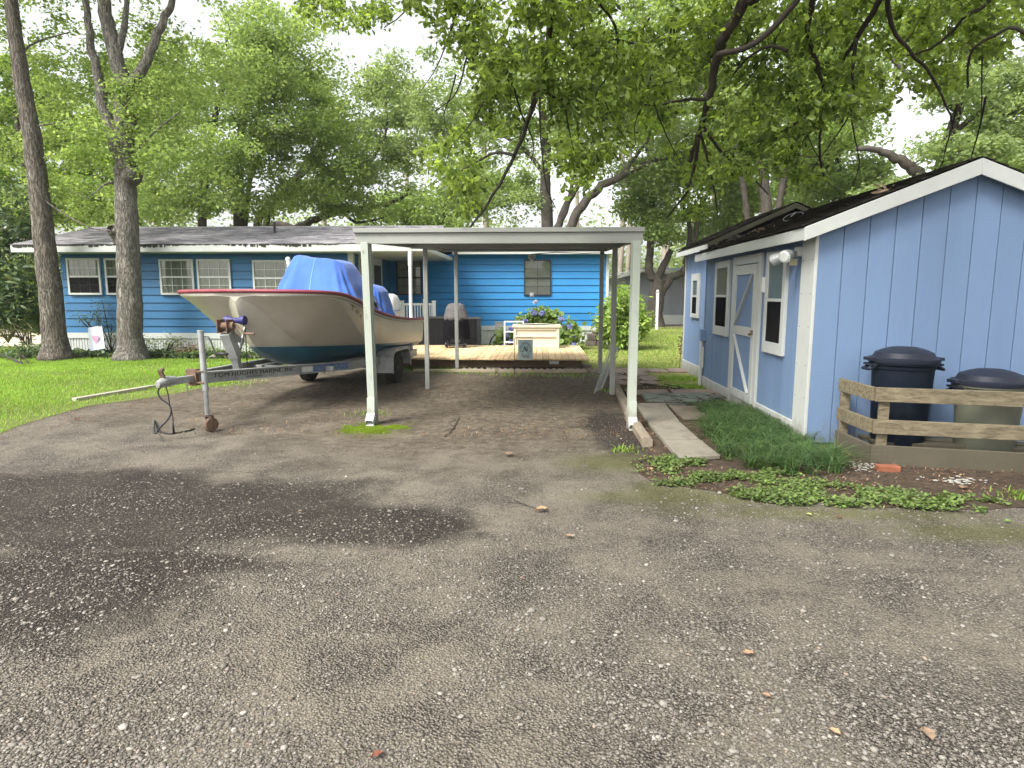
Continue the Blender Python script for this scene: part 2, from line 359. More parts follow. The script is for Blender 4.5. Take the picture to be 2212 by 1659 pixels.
def soilmat(name, a, c2, sc=12):
    m, nt, N, L, b = newmat(name); v = coords(nt); n1 = noise(nt, v, sc, 7, .75); n2 = noise(nt, v, 1.5, 5)
    c = mixc(nt, ramp(nt, n1, [(.35, 0.), (.65, 1.)]), a, c2); c = mixc(nt, ramp(nt, n2, [(.4, 0.), (.7, .5)]), c, a)
    L.new(c, b.inputs['Base Color']); b.inputs['Roughness'].default_value = .95; b.inputs['Specular IOR Level'].default_value = .1
    bump(nt, n1, .8, .03, b); return m
GROUND = groundmat()
SOIL = soilmat('bed_soil', (.035, .026, .02), (.12, .09, .065))
LAWN = soilmat('lawn_ground', (.1, .13, .035), (.17, .2, .06), 20)
LAWN2 = soilmat('dry_lawn_ground', (.14, .17, .04), (.26, .25, .1), 6)
SAND = soilmat('pale_sand', (.4, .34, .26), (.52, .45, .36), 5)

def sheet(name, pts, z, mat, jit=.08, step=.35, knd='structure', label=None):
    out = []; n = len(pts)
    for i in range(n):
        a = Vector(pts[i][:2]); c = Vector(pts[(i+1) % n][:2]); k = max(1, int((c-a).length/step)) if (c-a).length < 40 else 1
        for j in range(k):
            q = a.lerp(c, j/k); nn = mnoise.noise(Vector((q.x*2.3, q.y*2.3, 5)))+.6*mnoise.noise(Vector((q.x*7, q.y*7, 2)))
            nv = Vector((-(c-a).y, (c-a).x)).normalized(); q = q+nv*nn*jit*2
            out.append((q.x, q.y, z))
    mb = MB(); mb.poly(out); o = mb.build(name, mat); kind(o, knd); return out, o
mb = MB()
xs = [-400, -60, -14, 14, 60, 400]; ys = [-120, -10, 20, 60, 500]
for i in range(len(xs)-1):
    for j in range(len(ys)-1): mb.poly([(xs[i], ys[j], 0), (xs[i+1], ys[j], 0), (xs[i+1], ys[j+1], 0), (xs[i], ys[j+1], 0)])
kind(mb.build('ground', GROUND), 'structure')
lawn_edge = [G(x, y) for x, y in [(-250, 1010), (0, 940), (60, 912), (200, 878), (330, 858), (450, 838), (540, 817), (640, 803), (760, 792), (880, 788)]]
lawnL = [(v.x, v.y) for v in lawn_edge]+[(-2.7, 14.4), (-2.9, 17.5), (-4.6, 17.8), (-4.6, 16.2), (-13, 16.2), (-14, 18.8), (-40, 19.5), (-40, 6.5)]
lawnL_out, _ = sheet('lawn', lawnL, .004, LAWN, .07)
lawnR = [(-2.6, 14.6), (1.2, 13.7), (1.8, 14.0), (3.02, 14.1), (3.02, 13.4), (6, 13.6), (40, 20), (40, 31), (1.5, 31), (-14, 30), (-14, 26), (2.3, 26), (2.3, 20.3), (-2.6, 20.3)]
lawnR_out, _ = sheet('lawn', lawnR, .0045, LAWN2, .06)
sheet('lawn', [(-400, 31.5), (400, 31.5), (400, 450), (-400, 450)], .005, LAWN2, 0)
sheet('sandy_drive', [(-40, 19.2), (-13.5, 18.9), (-13, 24.5), (-40, 27)], .006, SAND, .05)
sheet('bare_soil', [(4.0, 30), (14, 30), (14, 36), (3.8, 36)], .009, soilmat('grey_soil', (.12, .1, .08), (.2, .17, .13), 5), .2)
sheet('flower_bed', [(-12.7, 16.12), (-12.9, 15.55), (-11.6, 15.3), (-10, 15.3), (-8.6, 15.6), (-6.2, 15.65), (-4.8, 15.9), (-4.8, 16.12)], .01, SOIL, .04, .2)
def gl(*pp): return [tuple(G(x, y)[:2]) for x, y in pp]
bedR = gl((1335, 845), (1395, 968), (1372, 1003), (1400, 1040), (1600, 1075), (1800, 1085), (2000, 1100), (2212, 1100), (2600, 1120))+[(6.6, 6.8), (2.83, 6.8), (2.83, 11.3), (3.02, 11.3), (3.02, 13.4), (2.2, 13.6), (1.25, 13.2)]
bedR_out, _ = sheet('flower_bed', bedR, .005, SOIL, .05, .08)
sheet('lawn', [(1.95, 11.1), (2.75, 11.4), (2.98, 11.6), (2.98, 13.3), (2.0, 13.2), (1.75, 12.3)], .014, LAWN2, .05, .2)

# ------------------------------------------------------------------ scatter tools
def inpoly(pts, x, y):
    r = np.zeros(len(x), bool); n = len(pts); j = n-1
    for i in range(n):
        xi, yi = pts[i][0], pts[i][1]; xj, yj = pts[j][0], pts[j][1]
        c = ((yi > y) != (yj > y)) & (x < (xj-xi)*(y-yi)/(yj-yi+1e-12)+xi); r ^= c; j = i
    return r
def pts_in(poly, n, bounds=None):
    px = [p[0] for p in poly]; py = [p[1] for p in poly]
    x0, x1, y0, y1 = bounds if bounds else (min(px), max(px), min(py), max(py))
    x = RNG.uniform(x0, x1, n); y = RNG.uniform(y0, y1, n); k = inpoly(poly, x, y); return x[k], y[k]
def vnoise(x, y, s, seed=0):
    """cheap smooth value noise, numpy"""
    r = np.random.default_rng(seed).random((64, 64)); u = x*s; v = y*s
    i = np.floor(u).astype(int); j = np.floor(v).astype(int); fu = u-i; fv = v-j; fu = fu*fu*(3-2*fu); fv = fv*fv*(3-2*fv)
    a = r[i % 64, j % 64]; b = r[(i+1) % 64, j % 64]; c = r[i % 64, (j+1) % 64]; d = r[(i+1) % 64, (j+1) % 64]
    return (a*(1-fu)+b*fu)*(1-fv)+(c*(1-fu)+d*fu)*fv
def blades(name, x, y, h, w, lean, mat, z0=0., parent=None, segs=2):
    n = len(x); a = RNG.uniform(0, 2*np.pi, n); d = np.stack([np.cos(a), np.sin(a), 0*a], 1); side = np.stack([-np.sin(a), np.cos(a), 0*a], 1)
    base = np.stack([x, y, np.full(n, z0)], 1); h = h*RNG.uniform(.6, 1.3, n); le = lean*h*RNG.uniform(.2, 1.4, n)
    rows = []
    for k in range(segs+1):
        t = k/segs; c = base+d*(le*t*t)[:, None]+np.array([0, 0, 1.])*(h*(t-.28*lean*t*t*t))[:, None]
        if k < segs: ww = (w*(1-.6*t)/2); rows += [c-side*ww, c+side*ww]
        else: rows.append(c)
    m = len(rows); V = np.stack(rows, 1).reshape(-1, 3); f = []
    for k in range(segs-1):
        b0 = 2*k; f += [(b0, b0+1, b0+3), (b0, b0+3, b0+2)]
    f.append((2*segs-2, 2*segs-1, 2*segs)); f = np.array(f)
    F = (np.arange(n)[:, None, None]*m+f[None]).reshape(-1, 3)
    o = npmesh(name, V, F, mat, parent); return o
LT = {  # leaf templates: unit leaf lies along +x, folded on its midrib
 'diamond': (np.array([[0, 0, 0], [.5, -.27, .06], [1, 0, -.05], [.5, .27, .06]]), np.array([[0, 1, 2], [0, 2, 3]])),
 'oak': (np.array([[0, 0, 0], [.35, -.12, .03], [.72, -.27, .05], [1, -.06, -.06], [1, .06, -.06], [.72, .27, .05], [.35, .12, .03], [.6, 0, -.02]]),
         np.array([[0, 1, 7], [1, 2, 7], [2, 3, 7], [3, 4, 7], [4, 5, 7], [5, 6, 7], [6, 0, 7]])),
 'lance': (np.array([[0, 0, 0], [.35, -.15, .06], [.75, -.11, .02], [1, 0, -.12], [.75, .11, .02], [.35, .15, .06]]), np.array([[0, 1, 5], [1, 2, 4], [1, 4, 5], [2, 3, 4]])),
 'round': (np.array([[0, 0, 0], [.25, -.4, .03], [.75, -.42, .03], [1, 0, 0], [.75, .42, .03], [.25, .4, .03]]), np.array([[0, 1, 5], [1, 2, 4], [1, 4, 5], [2, 3, 4]]))}
def leafmesh(name, C, size, mat, parent=None, shape='diamond', droop=.3, flat=.5, outw=None):
    n = len(C); T, Fc = LT[shape]
    a = RNG.uniform(0, 2*np.pi, n); el = RNG.normal(-droop, .45, n)
    d = np.stack([np.cos(a)*np.cos(el), np.sin(a)*np.cos(el), np.sin(el)], 1)
    if outw is not None: d = d*.6+outw; d /= np.linalg.norm(d, axis=1)[:, None]+1e-9
    up = RNG.normal(0, 1, (n, 3))*(1-flat)+np.array([0, 0, 1.])*flat; s = np.cross(up, d); s /= np.linalg.norm(s, axis=1)[:, None]+1e-9
    nn = np.cross(d, s); sz = size*RNG.uniform(.65, 1.3, n)
    V = C[:, None, :]+(T[None, :, 0:1]*d[:, None]+T[None, :, 1:2]*s[:, None]+T[None, :, 2:3]*nn[:, None])*sz[:, None, None]
    m = len(T); F = (np.arange(n)[:, None, None]*m+Fc[None]).reshape(-1, 3)
    return npmesh(name, V.reshape(-1, 3), F, mat, parent)

# ------------------------------------------------------------------ blue mobile home
glassm, nt, N, L, b = newmat('window_glass')
tr = nt.nodes.new('ShaderNodeBsdfTransparent'); tr.inputs[0].default_value = (.62, .66, .62, 1); gs = nt.nodes.new('ShaderNodeBsdfGlossy'); gs.inputs['Roughness'].default_value = .03
mx = nt.nodes.new('ShaderNodeMixShader'); mx.inputs[0].default_value = .12; L.new(tr.outputs[0], mx.inputs[1]); L.new(gs.outputs[0], mx.inputs[2]); L.new(mx.outputs[0], N['Material Output'].inputs[0])
GLASS = glassm
scr, nt, N, L, b = newmat('insect_screen'); tr = nt.nodes.new('ShaderNodeBsdfTransparent'); tr.inputs[0].default_value = (.3, .3, .3, 1); df = nt.nodes.new('ShaderNodeBsdfDiffuse'); df.inputs[0].default_value = (.03, .03, .03, 1)
mx = nt.nodes.new('ShaderNodeMixShader'); mx.inputs[0].default_value = .35; L.new(tr.outputs[0], mx.inputs[1]); L.new(df.outputs[0], mx.inputs[2]); L.new(mx.outputs[0], N['Material Output'].inputs[0]); SCREEN = scr
CURT = PM('curtain_cloth', (.33, .33, .29), .9, .12, 3, 0, dirt=(.16, .17, .14), dsc=2, dth=(.4, .8), damt=.6, stretch=(4, 4, .5))
CURTW = PM('pale_blind', (.42, .41, .37), .8, .08, 3, 0)
class Fr:
    """wall frame: o origin, u along the wall, n outward"""
    def __init__(s, o, u, n): s.o = Vector(o); s.u = Vector(u).normalized(); s.n = Vector(n).normalized()
    def p(s, a, d, z): return s.o+s.u*a+s.n*d+Vector((0, 0, z))
    def box(s, mb, a0, a1, d0, d1, z0, z1):
        vs = [s.p(a, d, z) for a in (a0, a1) for d in (d0, d1) for z in (z0, z1)]
        mb.add(vs, [(0, 1, 3, 2), (4, 6, 7, 5), (0, 4, 5, 1), (2, 3, 7, 6), (0, 2, 6, 4), (1, 5, 7, 3)])
    def quad(s, mb, a0, a1, d, z0, z1): mb.add([s.p(a0, d, z0), s.p(a1, d, z0), s.p(a1, d, z1), s.p(a0, d, z1)], [(0, 1, 2, 3)])
def window(root, fr, a0, a1, z0, z1, fm, fw=.05, cols=3, rows=2, back='curtain', gridm=None, prot=.07, screen=True, name='window', mid=True):
    mb = MB(); zm = (z0+z1)/2
    fr.box(mb, a0, a0+fw, .02, prot, z0, z1); fr.box(mb, a1-fw, a1, .02, prot, z0, z1)
    fr.box(mb, a0+fw, a1-fw, .02, prot-.003, z1-fw, z1); fr.box(mb, a0+fw, a1-fw, .02, prot+.006, z0, z0+fw)
    if mid: fr.box(mb, a0+fw, a1-fw, .025, prot-.01, zm-.022, zm+.022)
    w = mb.build(name, fm, root, bevel=.004)
    g = MB(); i0, i1, j0, j1 = a0+fw, a1-fw, z0+fw, z1-fw
    fr.quad(g, i0, i1, .047, j0, j1); g.build('pane', GLASS, w)
    c = MB()
    if back == 'curtain':
        c.grid(lambda s, t: fr.p(i0+(i1-i0)*s, .032+.006*math.sin(s*46+2*math.sin(s*9))+.002*math.sin(t*4), j0+(j1-j0)*t), 60, 2); c.build('curtain', CURT, w, smooth=True)
    elif back == 'blind':
        n = int((j1-j0)/.035)
        for k in range(n): c.add([fr.p(i0, .028, j0+k*.035), fr.p(i1, .028, j0+k*.035), fr.p(i1, .038, j0+k*.035+.033), fr.p(i0, .038, j0+k*.035+.033)], [(0, 1, 2, 3)])
        c.build('blind', CURTW, w)
    elif back == 'dark': fr.quad(c, i0, i1, .03, j0, j1); c.build('backing', CHAR, w)
    if cols:
        m = MB()
        for (q0, q1) in ((j0, zm-.02), (zm+.02, j1)):
            for k in range(1, cols): a = i0+(i1-i0)*k/cols; fr.box(m, a-.006, a+.006, .049, .054, q0, q1)
            for k in range(1, rows): z = q0+(q1-q0)*k/rows; fr.box(m, i0, i1, .05, .0555, z-.006, z+.006)
        m.build('glazing_bars', gridm or fm, w)
    if screen:
        q = MB(); fr.quad(q, i0, i1, .058, j0, zm-.02); q.build('screen', SCREEN, w)
    return w
def siding(mb, fr, a0, a1, z0, z1, pitch=.2, prot=.026):
    z = z0
    while z < z1-.01:
        zt = min(z+pitch, z1)
        zg = z+.014; vs = [fr.p(a0, prot, zg), fr.p(a1, prot, zg), fr.p(a1, .003, zt), fr.p(a0, .003, zt), fr.p(a0, .012, zg), fr.p(a1, .012, zg)]
        mb.add(vs, [(0, 1, 2, 3), (5, 4, 0, 1)]); z = zt
def skirting(mb, fr, a0, a1, z0, z1, p=.075):
    n = int((a1-a0)/p)
    for k in range(n):
        a = a0+k*p; vs = [fr.p(a, 0, z0), fr.p(a+p*.4, .0, z0), fr.p(a+p*.5, .012, z0), fr.p(a+p*.9, .012, z0), fr.p(a+p, 0, z0)]
        vs += [v+Vector((0, 0, z1-z0)) for v in vs]; mb.add(vs, [(i, i+1, i+6, i+5) for i in range(4)])
def shingles(mb, e0, e1, r0, r1, rows, tab=.3, th=.008, jit=.01):
    """e0-e1 eave line, r0-r1 ridge line above it"""
    e0, e1, r0, r1 = map(Vector, (e0, e1, r0, r1)); nrm = (e1-e0).cross(r0-e0).normalized()
    if nrm.z < 0: nrm = -nrm
    for i in range(rows):
        t0 = i/rows; t1 = (i+1.12)/rows; a = e0.lerp(r0, t0); b = e1.lerp(r1, t0); c = e0.lerp(r0, min(t1, 1)); d = e1.lerp(r1, min(t1, 1))
        n = max(1, int((b-a).length/tab)); off = (i % 2)*.5
        for k in range(-1, n+1):
            s0 = max(0, (k+off)/n); s1 = min(1, (k+1+off)/n)
            if s1-s0 < .01: continue
            j = random.uniform(-jit, jit); g = .004/tab/n
            q0 = a.lerp(b, s0+g)+(a-c).normalized()*j; q1 = a.lerp(b, s1-g)+(a-c).normalized()*j; q2 = c.lerp(d, s1-g); q3 = c.lerp(d, s0+g)
            up = nrm*(th+random.uniform(0, th*.6)); lo = nrm*.001
            mb.add([q0+up, q1+up, q2+lo, q3+lo, q0+lo*.2, q1+lo*.2], [(0, 1, 2, 3), (4, 5, 1, 0), (4, 0, 3), (1, 5, 2)])

YL, YR, XL, XE, XR = 16.1, 20.2, -12.27, -4.72, 2.1
home = thing('mobile_home', 'long blue mobile home with white skirting and grey shingle roof', 'mobile home', (-5, 18, 0))
fl = Fr((0, YL, 0), (1, 0, 0), (0, -1, 0)); fb = Fr((0, YR, 0), (1, 0, 0), (0, -1, 0)); fe = Fr((XE, 0, 0), (0, 1, 0), (1, 0, 0)); fw_ = Fr((XL, 0, 0), (0, 1, 0), (-1, 0, 0)); fr_ = Fr((XR, 0, 0), (0, 1, 0), (1, 0, 0))
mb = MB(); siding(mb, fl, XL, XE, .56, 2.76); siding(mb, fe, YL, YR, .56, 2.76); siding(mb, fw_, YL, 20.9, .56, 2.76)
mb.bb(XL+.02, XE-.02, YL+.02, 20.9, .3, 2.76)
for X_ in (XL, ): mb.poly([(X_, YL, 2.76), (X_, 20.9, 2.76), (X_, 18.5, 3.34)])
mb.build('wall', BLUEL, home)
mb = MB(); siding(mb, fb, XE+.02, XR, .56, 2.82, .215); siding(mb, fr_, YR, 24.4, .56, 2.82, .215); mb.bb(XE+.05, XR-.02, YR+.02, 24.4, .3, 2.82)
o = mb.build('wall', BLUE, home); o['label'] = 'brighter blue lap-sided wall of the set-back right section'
for (f_, a_, b_, rib) in ((fl, XL-.01, XE+.03, 1), (fb, XE+.04, XR+.01, 1), (fe, YL, YR-.04, 1), (fr_, YR, 24.4, 0), (fw_, YL, 20.9, 0)):
    mb = MB(); f_.box(mb, a_, b_, -.01, .035 if f_ is not fe else .032, .46 if rib else .01, .6)
    if rib: skirting(mb, f_, a_+.01, b_-.02, .01, .47)
    mb.build('skirting', WHITE, home)
mb = MB(); fl.box(mb, XE-.1, XE+.032, -.02, .03, .6, 2.72); mb.build('corner_board', WHITE, home, bevel=.003); mb = MB(); fb.box(mb, XR-.07, XR+.02, -.02, .03, .6, 2.8); mb.build('corner_board', WHITE, home, bevel=.003); mb = MB(); fe.box(mb, YL+.02, YL+.12, -.02, .03, .6, 2.72)
mb.build('corner_board', WHITE, home, bevel=.003)
# roof of the left wing: gable slab, running on over the porch
mb = MB(); y0, y1, y2 = 15.58, 18.5, 21.4; x0, x1 = -13.1, -2.75
for (ya, za, yb, zb) in ((y0, 2.74, y1, 3.43), (y2, 2.74, y1, 3.43)):
    mb.poly([(x0, ya, za), (x1, ya, za), (x1, yb, zb), (x0, yb, zb)], .05)
roof = mb.build('roof', CHAR, home)
mb = MB(); shingles(mb, (x0-.02, y0-.03, 2.8), (x1+.02, y0-.03, 2.8), (x0-.02, y1, 3.49), (x1+.02, y1, 3.49), 22, .31)
shingles(mb, (x0, y2, 2.8), (x1, y2, 2.8), (x0, y1, 3.49), (x1, y1, 3.49), 16, .5); mb.tube([(x0, y1, 3.49), (x1, y1, 3.49)], .03, 6); mb.build('shingles', SHING, roof)
mb = MB(); mb.bb(x0, x1, y0-.02, y0, 2.62, 2.785); mb.bb(x1, x1+.02, y0, 20.15, 2.62, 2.72)
mb.poly([(x0, y0, 2.62), (x0, y1, 3.3), (x0, y1, 3.46), (x0, y0, 2.78)], .02, (-1, 0, 0)); mb.bb(x0, x1, y0, YL-.005, 2.605, 2.63)
mb.bb(XE+.04, x1, YL-.005, 20.15, 2.605, 2.63); mb.build('fascia', WHITE, roof, bevel=.003)
mb = MB()   # grime and drips along the roof edge
for k in range(260):
    x = random.uniform(x0, -4.9); w = random.uniform(.02, .09); h = random.uniform(.008, .045)*(1.6 if mnoise.noise(Vector((x*.9, 0, 0))) > 0 else .5)
    mb.bb(x, x+w, y0-.0265-.0001*(k % 9), y0-.0205, 2.788-h, 2.79)
kind(mb.build('edge_grime', PM('roof_grime', (.03, .03, .02), .95), roof), 'stuff')
mb = MB()
for (ya, za, yb, zb) in ((19.85, 2.84, 22.4, 3.25), (24.8, 2.84, 22.4, 3.25)): mb.poly([(-2.6, ya, za), (2.35, ya, za), (2.35, yb, zb), (-2.6, yb, zb)], .05)
mb.bb(-2.7, 2.35, 19.83, 19.85, 2.8, 2.9); mb.bb(-2.7, 2.35, 19.85, YR-.02, 2.8, 2.825)
o = mb.build('roof', WHITE, home)
for nm, (a, b_, c, d) in dict(w1=(145, 558, 224, 637), w2=(227, 558, 305, 637), w3=(345, 560, 424, 637), w4=(426, 560, 503, 637), w5=(546, 562, 625, 640), w5b=(630, 562, 706, 640)).items():
    p, q = P(a, b_, YL), P(c, d, YL); window(home, fl, p.x, q.x, q.z, p.z, WHITE, .05, back='curtain', screen=(nm in ('w1', 'w2')))
DKF = PM('bronze_window_frame', (.035, .035, .035), .5)
for (a, b_, c, d) in ((856, 563, 912, 637), (1132, 561, 1190, 638)):
    p, q = P(a, b_, YR), P(c, d, YR); window(home, fb, p.x, q.x, q.z, p.z, DKF, .035, cols=2, rows=2, back='blind', screen=False)
window(home, fe, 16.55, 17.55, 1.7, 2.6, WHITE, .07, cols=2, rows=2)
mb = MB(); fe.box(mb, 17.85, 18.98, 0, .05, .62, 2.62); dr = mb.build('door', WHITE, home, bevel=.004)
mb = MB(); fe.quad(mb, 18.02, 18.8, .055, .9, 2.4); mb.build('pane', DARKM, dr); mb = MB(); fe.box(mb, 17.98, 18.84, .056, .07, 1.55, 1.62); mb.build('rail', WHITE, dr)
mb = MB(); mb.tube([(-9.05+1.9, 17.3, 3.15), (-7.15, 17.3, 3.52)], .035, 8); mb.build('vent_pipe', DARKM, home)
mb = MB(); q = P(1145, 552, 20.0); mb.ball((q.x, YR-.1, 2.72), .07, .9, 1, 1); mb.bb(q.x-.05, q.x+.05, YR-.08, YR-.02, 2.66, 2.79); mb.build('floodlight', WHITE, home, smooth=True)

# ------------------------------------------------------------------ carport
cp = thing('carport', 'open carport with flat pale metal roof on six slim posts', 'carport', (-.5, 10, 0))
pf = [P(788, 527, 7.72), P(1367, 527, 7.72)]
def post(mb, base, top, w=.07, d=.07):
    mb.beam(base, top, w, d, (0, 1, 0))
    for k in (-.022, 0, .022): mb.beam(Vector(base)+Vector((k, -d/2-.002, .05)), Vector(top)+Vector((k, -d/2-.002, -.02)), .009, .006, (0, 1, 0))
b1, b2 = Vector((-2.06, 7.72, 0)), Vector((1.1, 7.6, 0)); t1, t2 = Vector((-2.08, 7.72, 2.2)), Vector((1.1, 7.6, 2.2))
zb = lambda Y: 2.2+(Y-7.7)*.045
for i, (a, t, w) in enumerate(((b1, t1, .1), (b2, t2, .1), (Vector((-1.9, 10.66, 0)), None, .07), (Vector((1.16, 10.2, 0)), None, .08), (Vector((-1.71, 13.08, 0)), None, .07), (Vector((1.22, 12.95, 0)), None, .08))):
    if t is None: t = Vector((a.x, a.y, zb(a.y)))
    mb = MB(); post(mb, a, t, w, w*.8)
    if i < 2:
        bx = a+Vector((0, -.07, 0)); mb.beam(bx+Vector((0, 0, .32)), t+Vector((0, -.09, 0)), w*.86, .05, (0, 1, 0))
        mb.beam(bx+Vector((0, -.01, .34)), bx+Vector((0, -.03, .12)), w*.94, .06, (0, 1, 0))
    p_ = mb.build('post', ALUG if i < 2 else ALU, cp, bevel=.003)
    if i < 2:
        q = MB()   # open elbow of the downspout
        for s_ in (-1, 1): q.beam(bx+Vector((s_*w*.46, -.03, .13)), bx+Vector((s_*w*.46, -.13, .04)), .006, .075, (0, 0, 1))
        q.beam(bx+Vector((0, -.045, .165)), bx+Vector((0, -.14, .075)), w*.94, .006, (0, 0, 1)); q.beam(bx+Vector((0, -.02, .09)), bx+Vector((0, -.125, .008)), w*.94, .006, (0, 0, 1))
        q.build('downspout_elbow', WHITE, p_)
for (x, y, z) in ((-2.07, 7.6, .62), (-2.09, 7.6, 1.35), (-2.1, 7.6, 2.1), (1.1, 7.48, .62), (1.1, 7.48, 1.4), (1.1, 7.48, 2.1)):
    mb = MB(); mb.cyl((x, y, z), (x, y-.008, z), .009, 8); mb.build('bolt', GALV, cp)
xa, xb_ = -2.2, 1.19
mb = MB(); mb.bb(xa, xb_, 7.64, 7.69, 2.185, 2.31); mb.bb(xa-.012, xb_+.012, 7.61, 7.7, 2.312, 2.365)
xc, xd = -1.98, 1.36
for (p0, p1) in (((xa+.02, 7.69), (xc, 13.45)), ((xb_-.02, 7.69), (xd, 13.45))): mb.beam((p0[0], p0[1], 2.27), (p1[0], p1[1], 2.27+5.76*.045), .04, .12)
mb.beam((xc, 13.45, 2.53), (xd, 13.45, 2.53), .04, .1); mb.build('fascia', ALU, cp, bevel=.004)
mb = MB(); n = 11
for k in range(n):    # pan roof panels with raised seams
    s0, s1 = k/n, (k+1)/n; A = (xa+(xb_-xa)*s0, 7.7, 2.3); B = (xa+(xb_-xa)*s1-.004, 7.7, 2.3); C_ = (xc+(xd-xc)*s1-.004, 13.42, 2.56); D = (xc+(xd-xc)*s0, 13.42, 2.56)
    mb.poly([A, B, C_, D], .012); mb.beam(Vector(A)+Vector((0, 0, .018)), Vector(D)+Vector((0, 0, .018)), .02, .03)
for Y in (10.4, 13.1): mb.beam((xa+.25*((Y-7.7)/5.7), Y, zb(Y)+.03), (xb_+.15*((Y-7.7)/5.7), Y, zb(Y)+.03), .05, .07)
mb.build('roof', ALU, cp)
mb = MB(); mb.tube([P(1148, 549, 13), P(1200, 545, 13), P(1260, 547, 13), P(1300, 546, 12.9), P(1310, 552, 12.9)], .008, 6); mb.build('cable', BLACKP, cp)
mb = MB(); q = P(1149, 553, 13.1); mb.box(q, (.15, .1, .07)); mb.ball(q+Vector((0, -.03, -.05)), .05); mb.build('light_fixture', WHITE, cp, bevel=.006)

# ------------------------------------------------------------------ near shed
SX, SY, SX1, SY1 = 2.83, 6.8, 5.77, 11.2; RX = 4.3
shed = thing('garden_shed', 'near light blue gabled shed with white trim, braced door and dark shingle roof', 'shed', (4.3, 9, 0))
slope = .39
def rz_(x, base=2.185): return base+(min(x-2.7, 5.9-x))*slope
mb = MB(); pit = .254; k = 0; x = SX
while x < SX1-.01:
    x2 = min(x+pit, SX1); a, c = x+.005, x2-.005
    pts = [(a, SY, .03), (c, SY, .03), (c, SY, rz_(c))]
    if a < RX < c: pts.append((RX, SY, rz_(RX)))
    pts.append((a, SY, rz_(a))); mb.poly(pts, .012, (0, -1, 0)); x = x2
mb.poly([(SX+.003, SY, .03), (SX1-.003, SY, .03), (SX1-.003, SY, rz_(SX1)), (RX, SY, rz_(RX)), (SX+.003, SY, rz_(SX))], .05, (0, 1, 0))
x = SY
while x < SY1-.01:
    mb.poly([(SX+.012, x+.005, .03), (SX+.012, min(x+pit, SY1)-.005, .03), (SX+.012, min(x+pit, SY1)-.005, 2.2), (SX+.012, x+.005, 2.2)], .012, (-1, 0, 0)); x += pit
mb.poly([(SX+.013, SY+.051, .03), (SX+.013, SY1, .03), (SX+.013, SY1, 2.2), (SX+.013, SY+.051, 2.2)], .04, (1, 0, 0))
mb.bb(SX1-.05, SX1, SY+.05, SY1, .03, 2.12); mb.poly([(SX, SY1-.04, .03), (SX1, SY1-.04, .03), (SX1, SY1-.04, rz_(SX1)), (RX, SY1-.04, rz_(RX)), (SX, SY1-.04, rz_(SX))], .04, (0, 1, 0))
mb.build('wall', SHEDB, shed)
fs = Fr((SX, 0, 0), (0, 1, 0), (-1, 0, 0))
mb = MB(); fs.box(mb, SY-.015, 7.12, -.01, .024, .0, 2.2); mb.build('corner_board', TRIM, shed, bevel=.004)
mb = MB(); fs.box(mb, 7.123, 8.355, 0, .028, .0, .2); mb.build('skirting', TRIM, shed, bevel=.004); mb = MB(); fs.box(mb, 9.565, SY1, 0, .028, .0, .19); mb.build('skirting', TRIM, shed, bevel=.004)
for z in (.1, .5, .85, 1.25, 1.6, 1.95, 2.14):
    for a in (SY+.04, 7.07):
        mb = MB(); mb.cyl(fs.p(a, .022, z), fs.p(a, .027, z), .006, 8); mb.build('nail', RUST, shed)
# door
zmid = PX(1607, 714, SX).z
mb = MB(); fs.box(mb, 8.36, 8.47, 0, .035, .02, 2.12); fs.box(mb, 9.45, 9.56, 0, .035, .02, 2.12); fs.box(mb, 8.472, 9.448, 0, .033, 2.0, 2.12); fs.box(mb, 8.472, 9.448, 0, .03, .0, .14)
mb.build('door_frame', TRIM, shed, bevel=.004)
mb = MB(); fs.box(mb, 8.48, 9.44, 0, .03, .15, 1.985); door = mb.build('door', SHEDB, shed)
mb = MB(); fs.box(mb, 8.48, 8.58, .03, .05, .15, 1.985); fs.box(mb, 9.34, 9.44, .03, .05, .15, 1.985)
for z in ((.15, .26), (zmid-.06, zmid+.06), (1.86, 1.985)): fs.box(mb, 8.582, 9.338, .03, .048, *z)
mb.beam(fs.p(8.6, .04, 1.86), fs.p(9.32, .04, zmid+.07), .018, .055, (1, 0, 0)); mb.beam(fs.p(9.32, .04, zmid-.07), fs.p(8.62, .04, .27), .018, .055, (1, 0, 0))
mb.build('brace', TRIM, door)
mb = MB(); fs.box(mb, 8.49, 8.56, .05, .065, zmid-.03, zmid+.03); mb.ball(fs.p(8.52, .085, zmid-.02), .022); mb.build('latch', RUST, door)
def shedwin(root, fr, a0, a1, z0, z1, top, mat=TRIM, fw=.1, bot=.14):
    mb = MB(); fr.box(mb, a0, a0+fw, 0, .04, z0, z1); fr.box(mb, a1-fw, a1, 0, .04, z0, z1); fr.box(mb, a0+fw+.001, a1-fw-.001, 0, .038, z1-fw*1.1, z1); fr.box(mb, a0+fw+.001, a1-fw-.001, 0, .038, z0, z0+bot)
    w = mb.build('window', mat, root, bevel=.004); i0, i1, j0, j1 = a0+fw, a1-fw, z0+bot, z1-fw*1.1; zm = (j0+j1)/2+.02
    g = MB(); fr.quad(g, i0, i1, .03, j0, j1); g.build('pane', GLASS, w)
    g = MB(); fr.box(g, i0, i1, .015, .042, zm-.018, zm+.018); g.build('meeting_rail', mat, w)
    c = MB(); n = int((j1-zm)/.03)
    for k in range(n): c.add([fr.p(i0, .016, zm+k*.03), fr.p(i1, .016, zm+k*.03), fr.p(i1, .024, zm+k*.03+.028), fr.p(i0, .024, zm+k*.03+.028)], [(0, 1, 2, 3)])
    c.build('blind', CURTW, w); c = MB(); fr.quad(c, i0, i1, .02, j0, zm); c.build('backing', CHAR, w); c = MB(); fr.quad(c, i0, i1, .034, j0, zm-.018); c.build('screen', SCREEN, w)
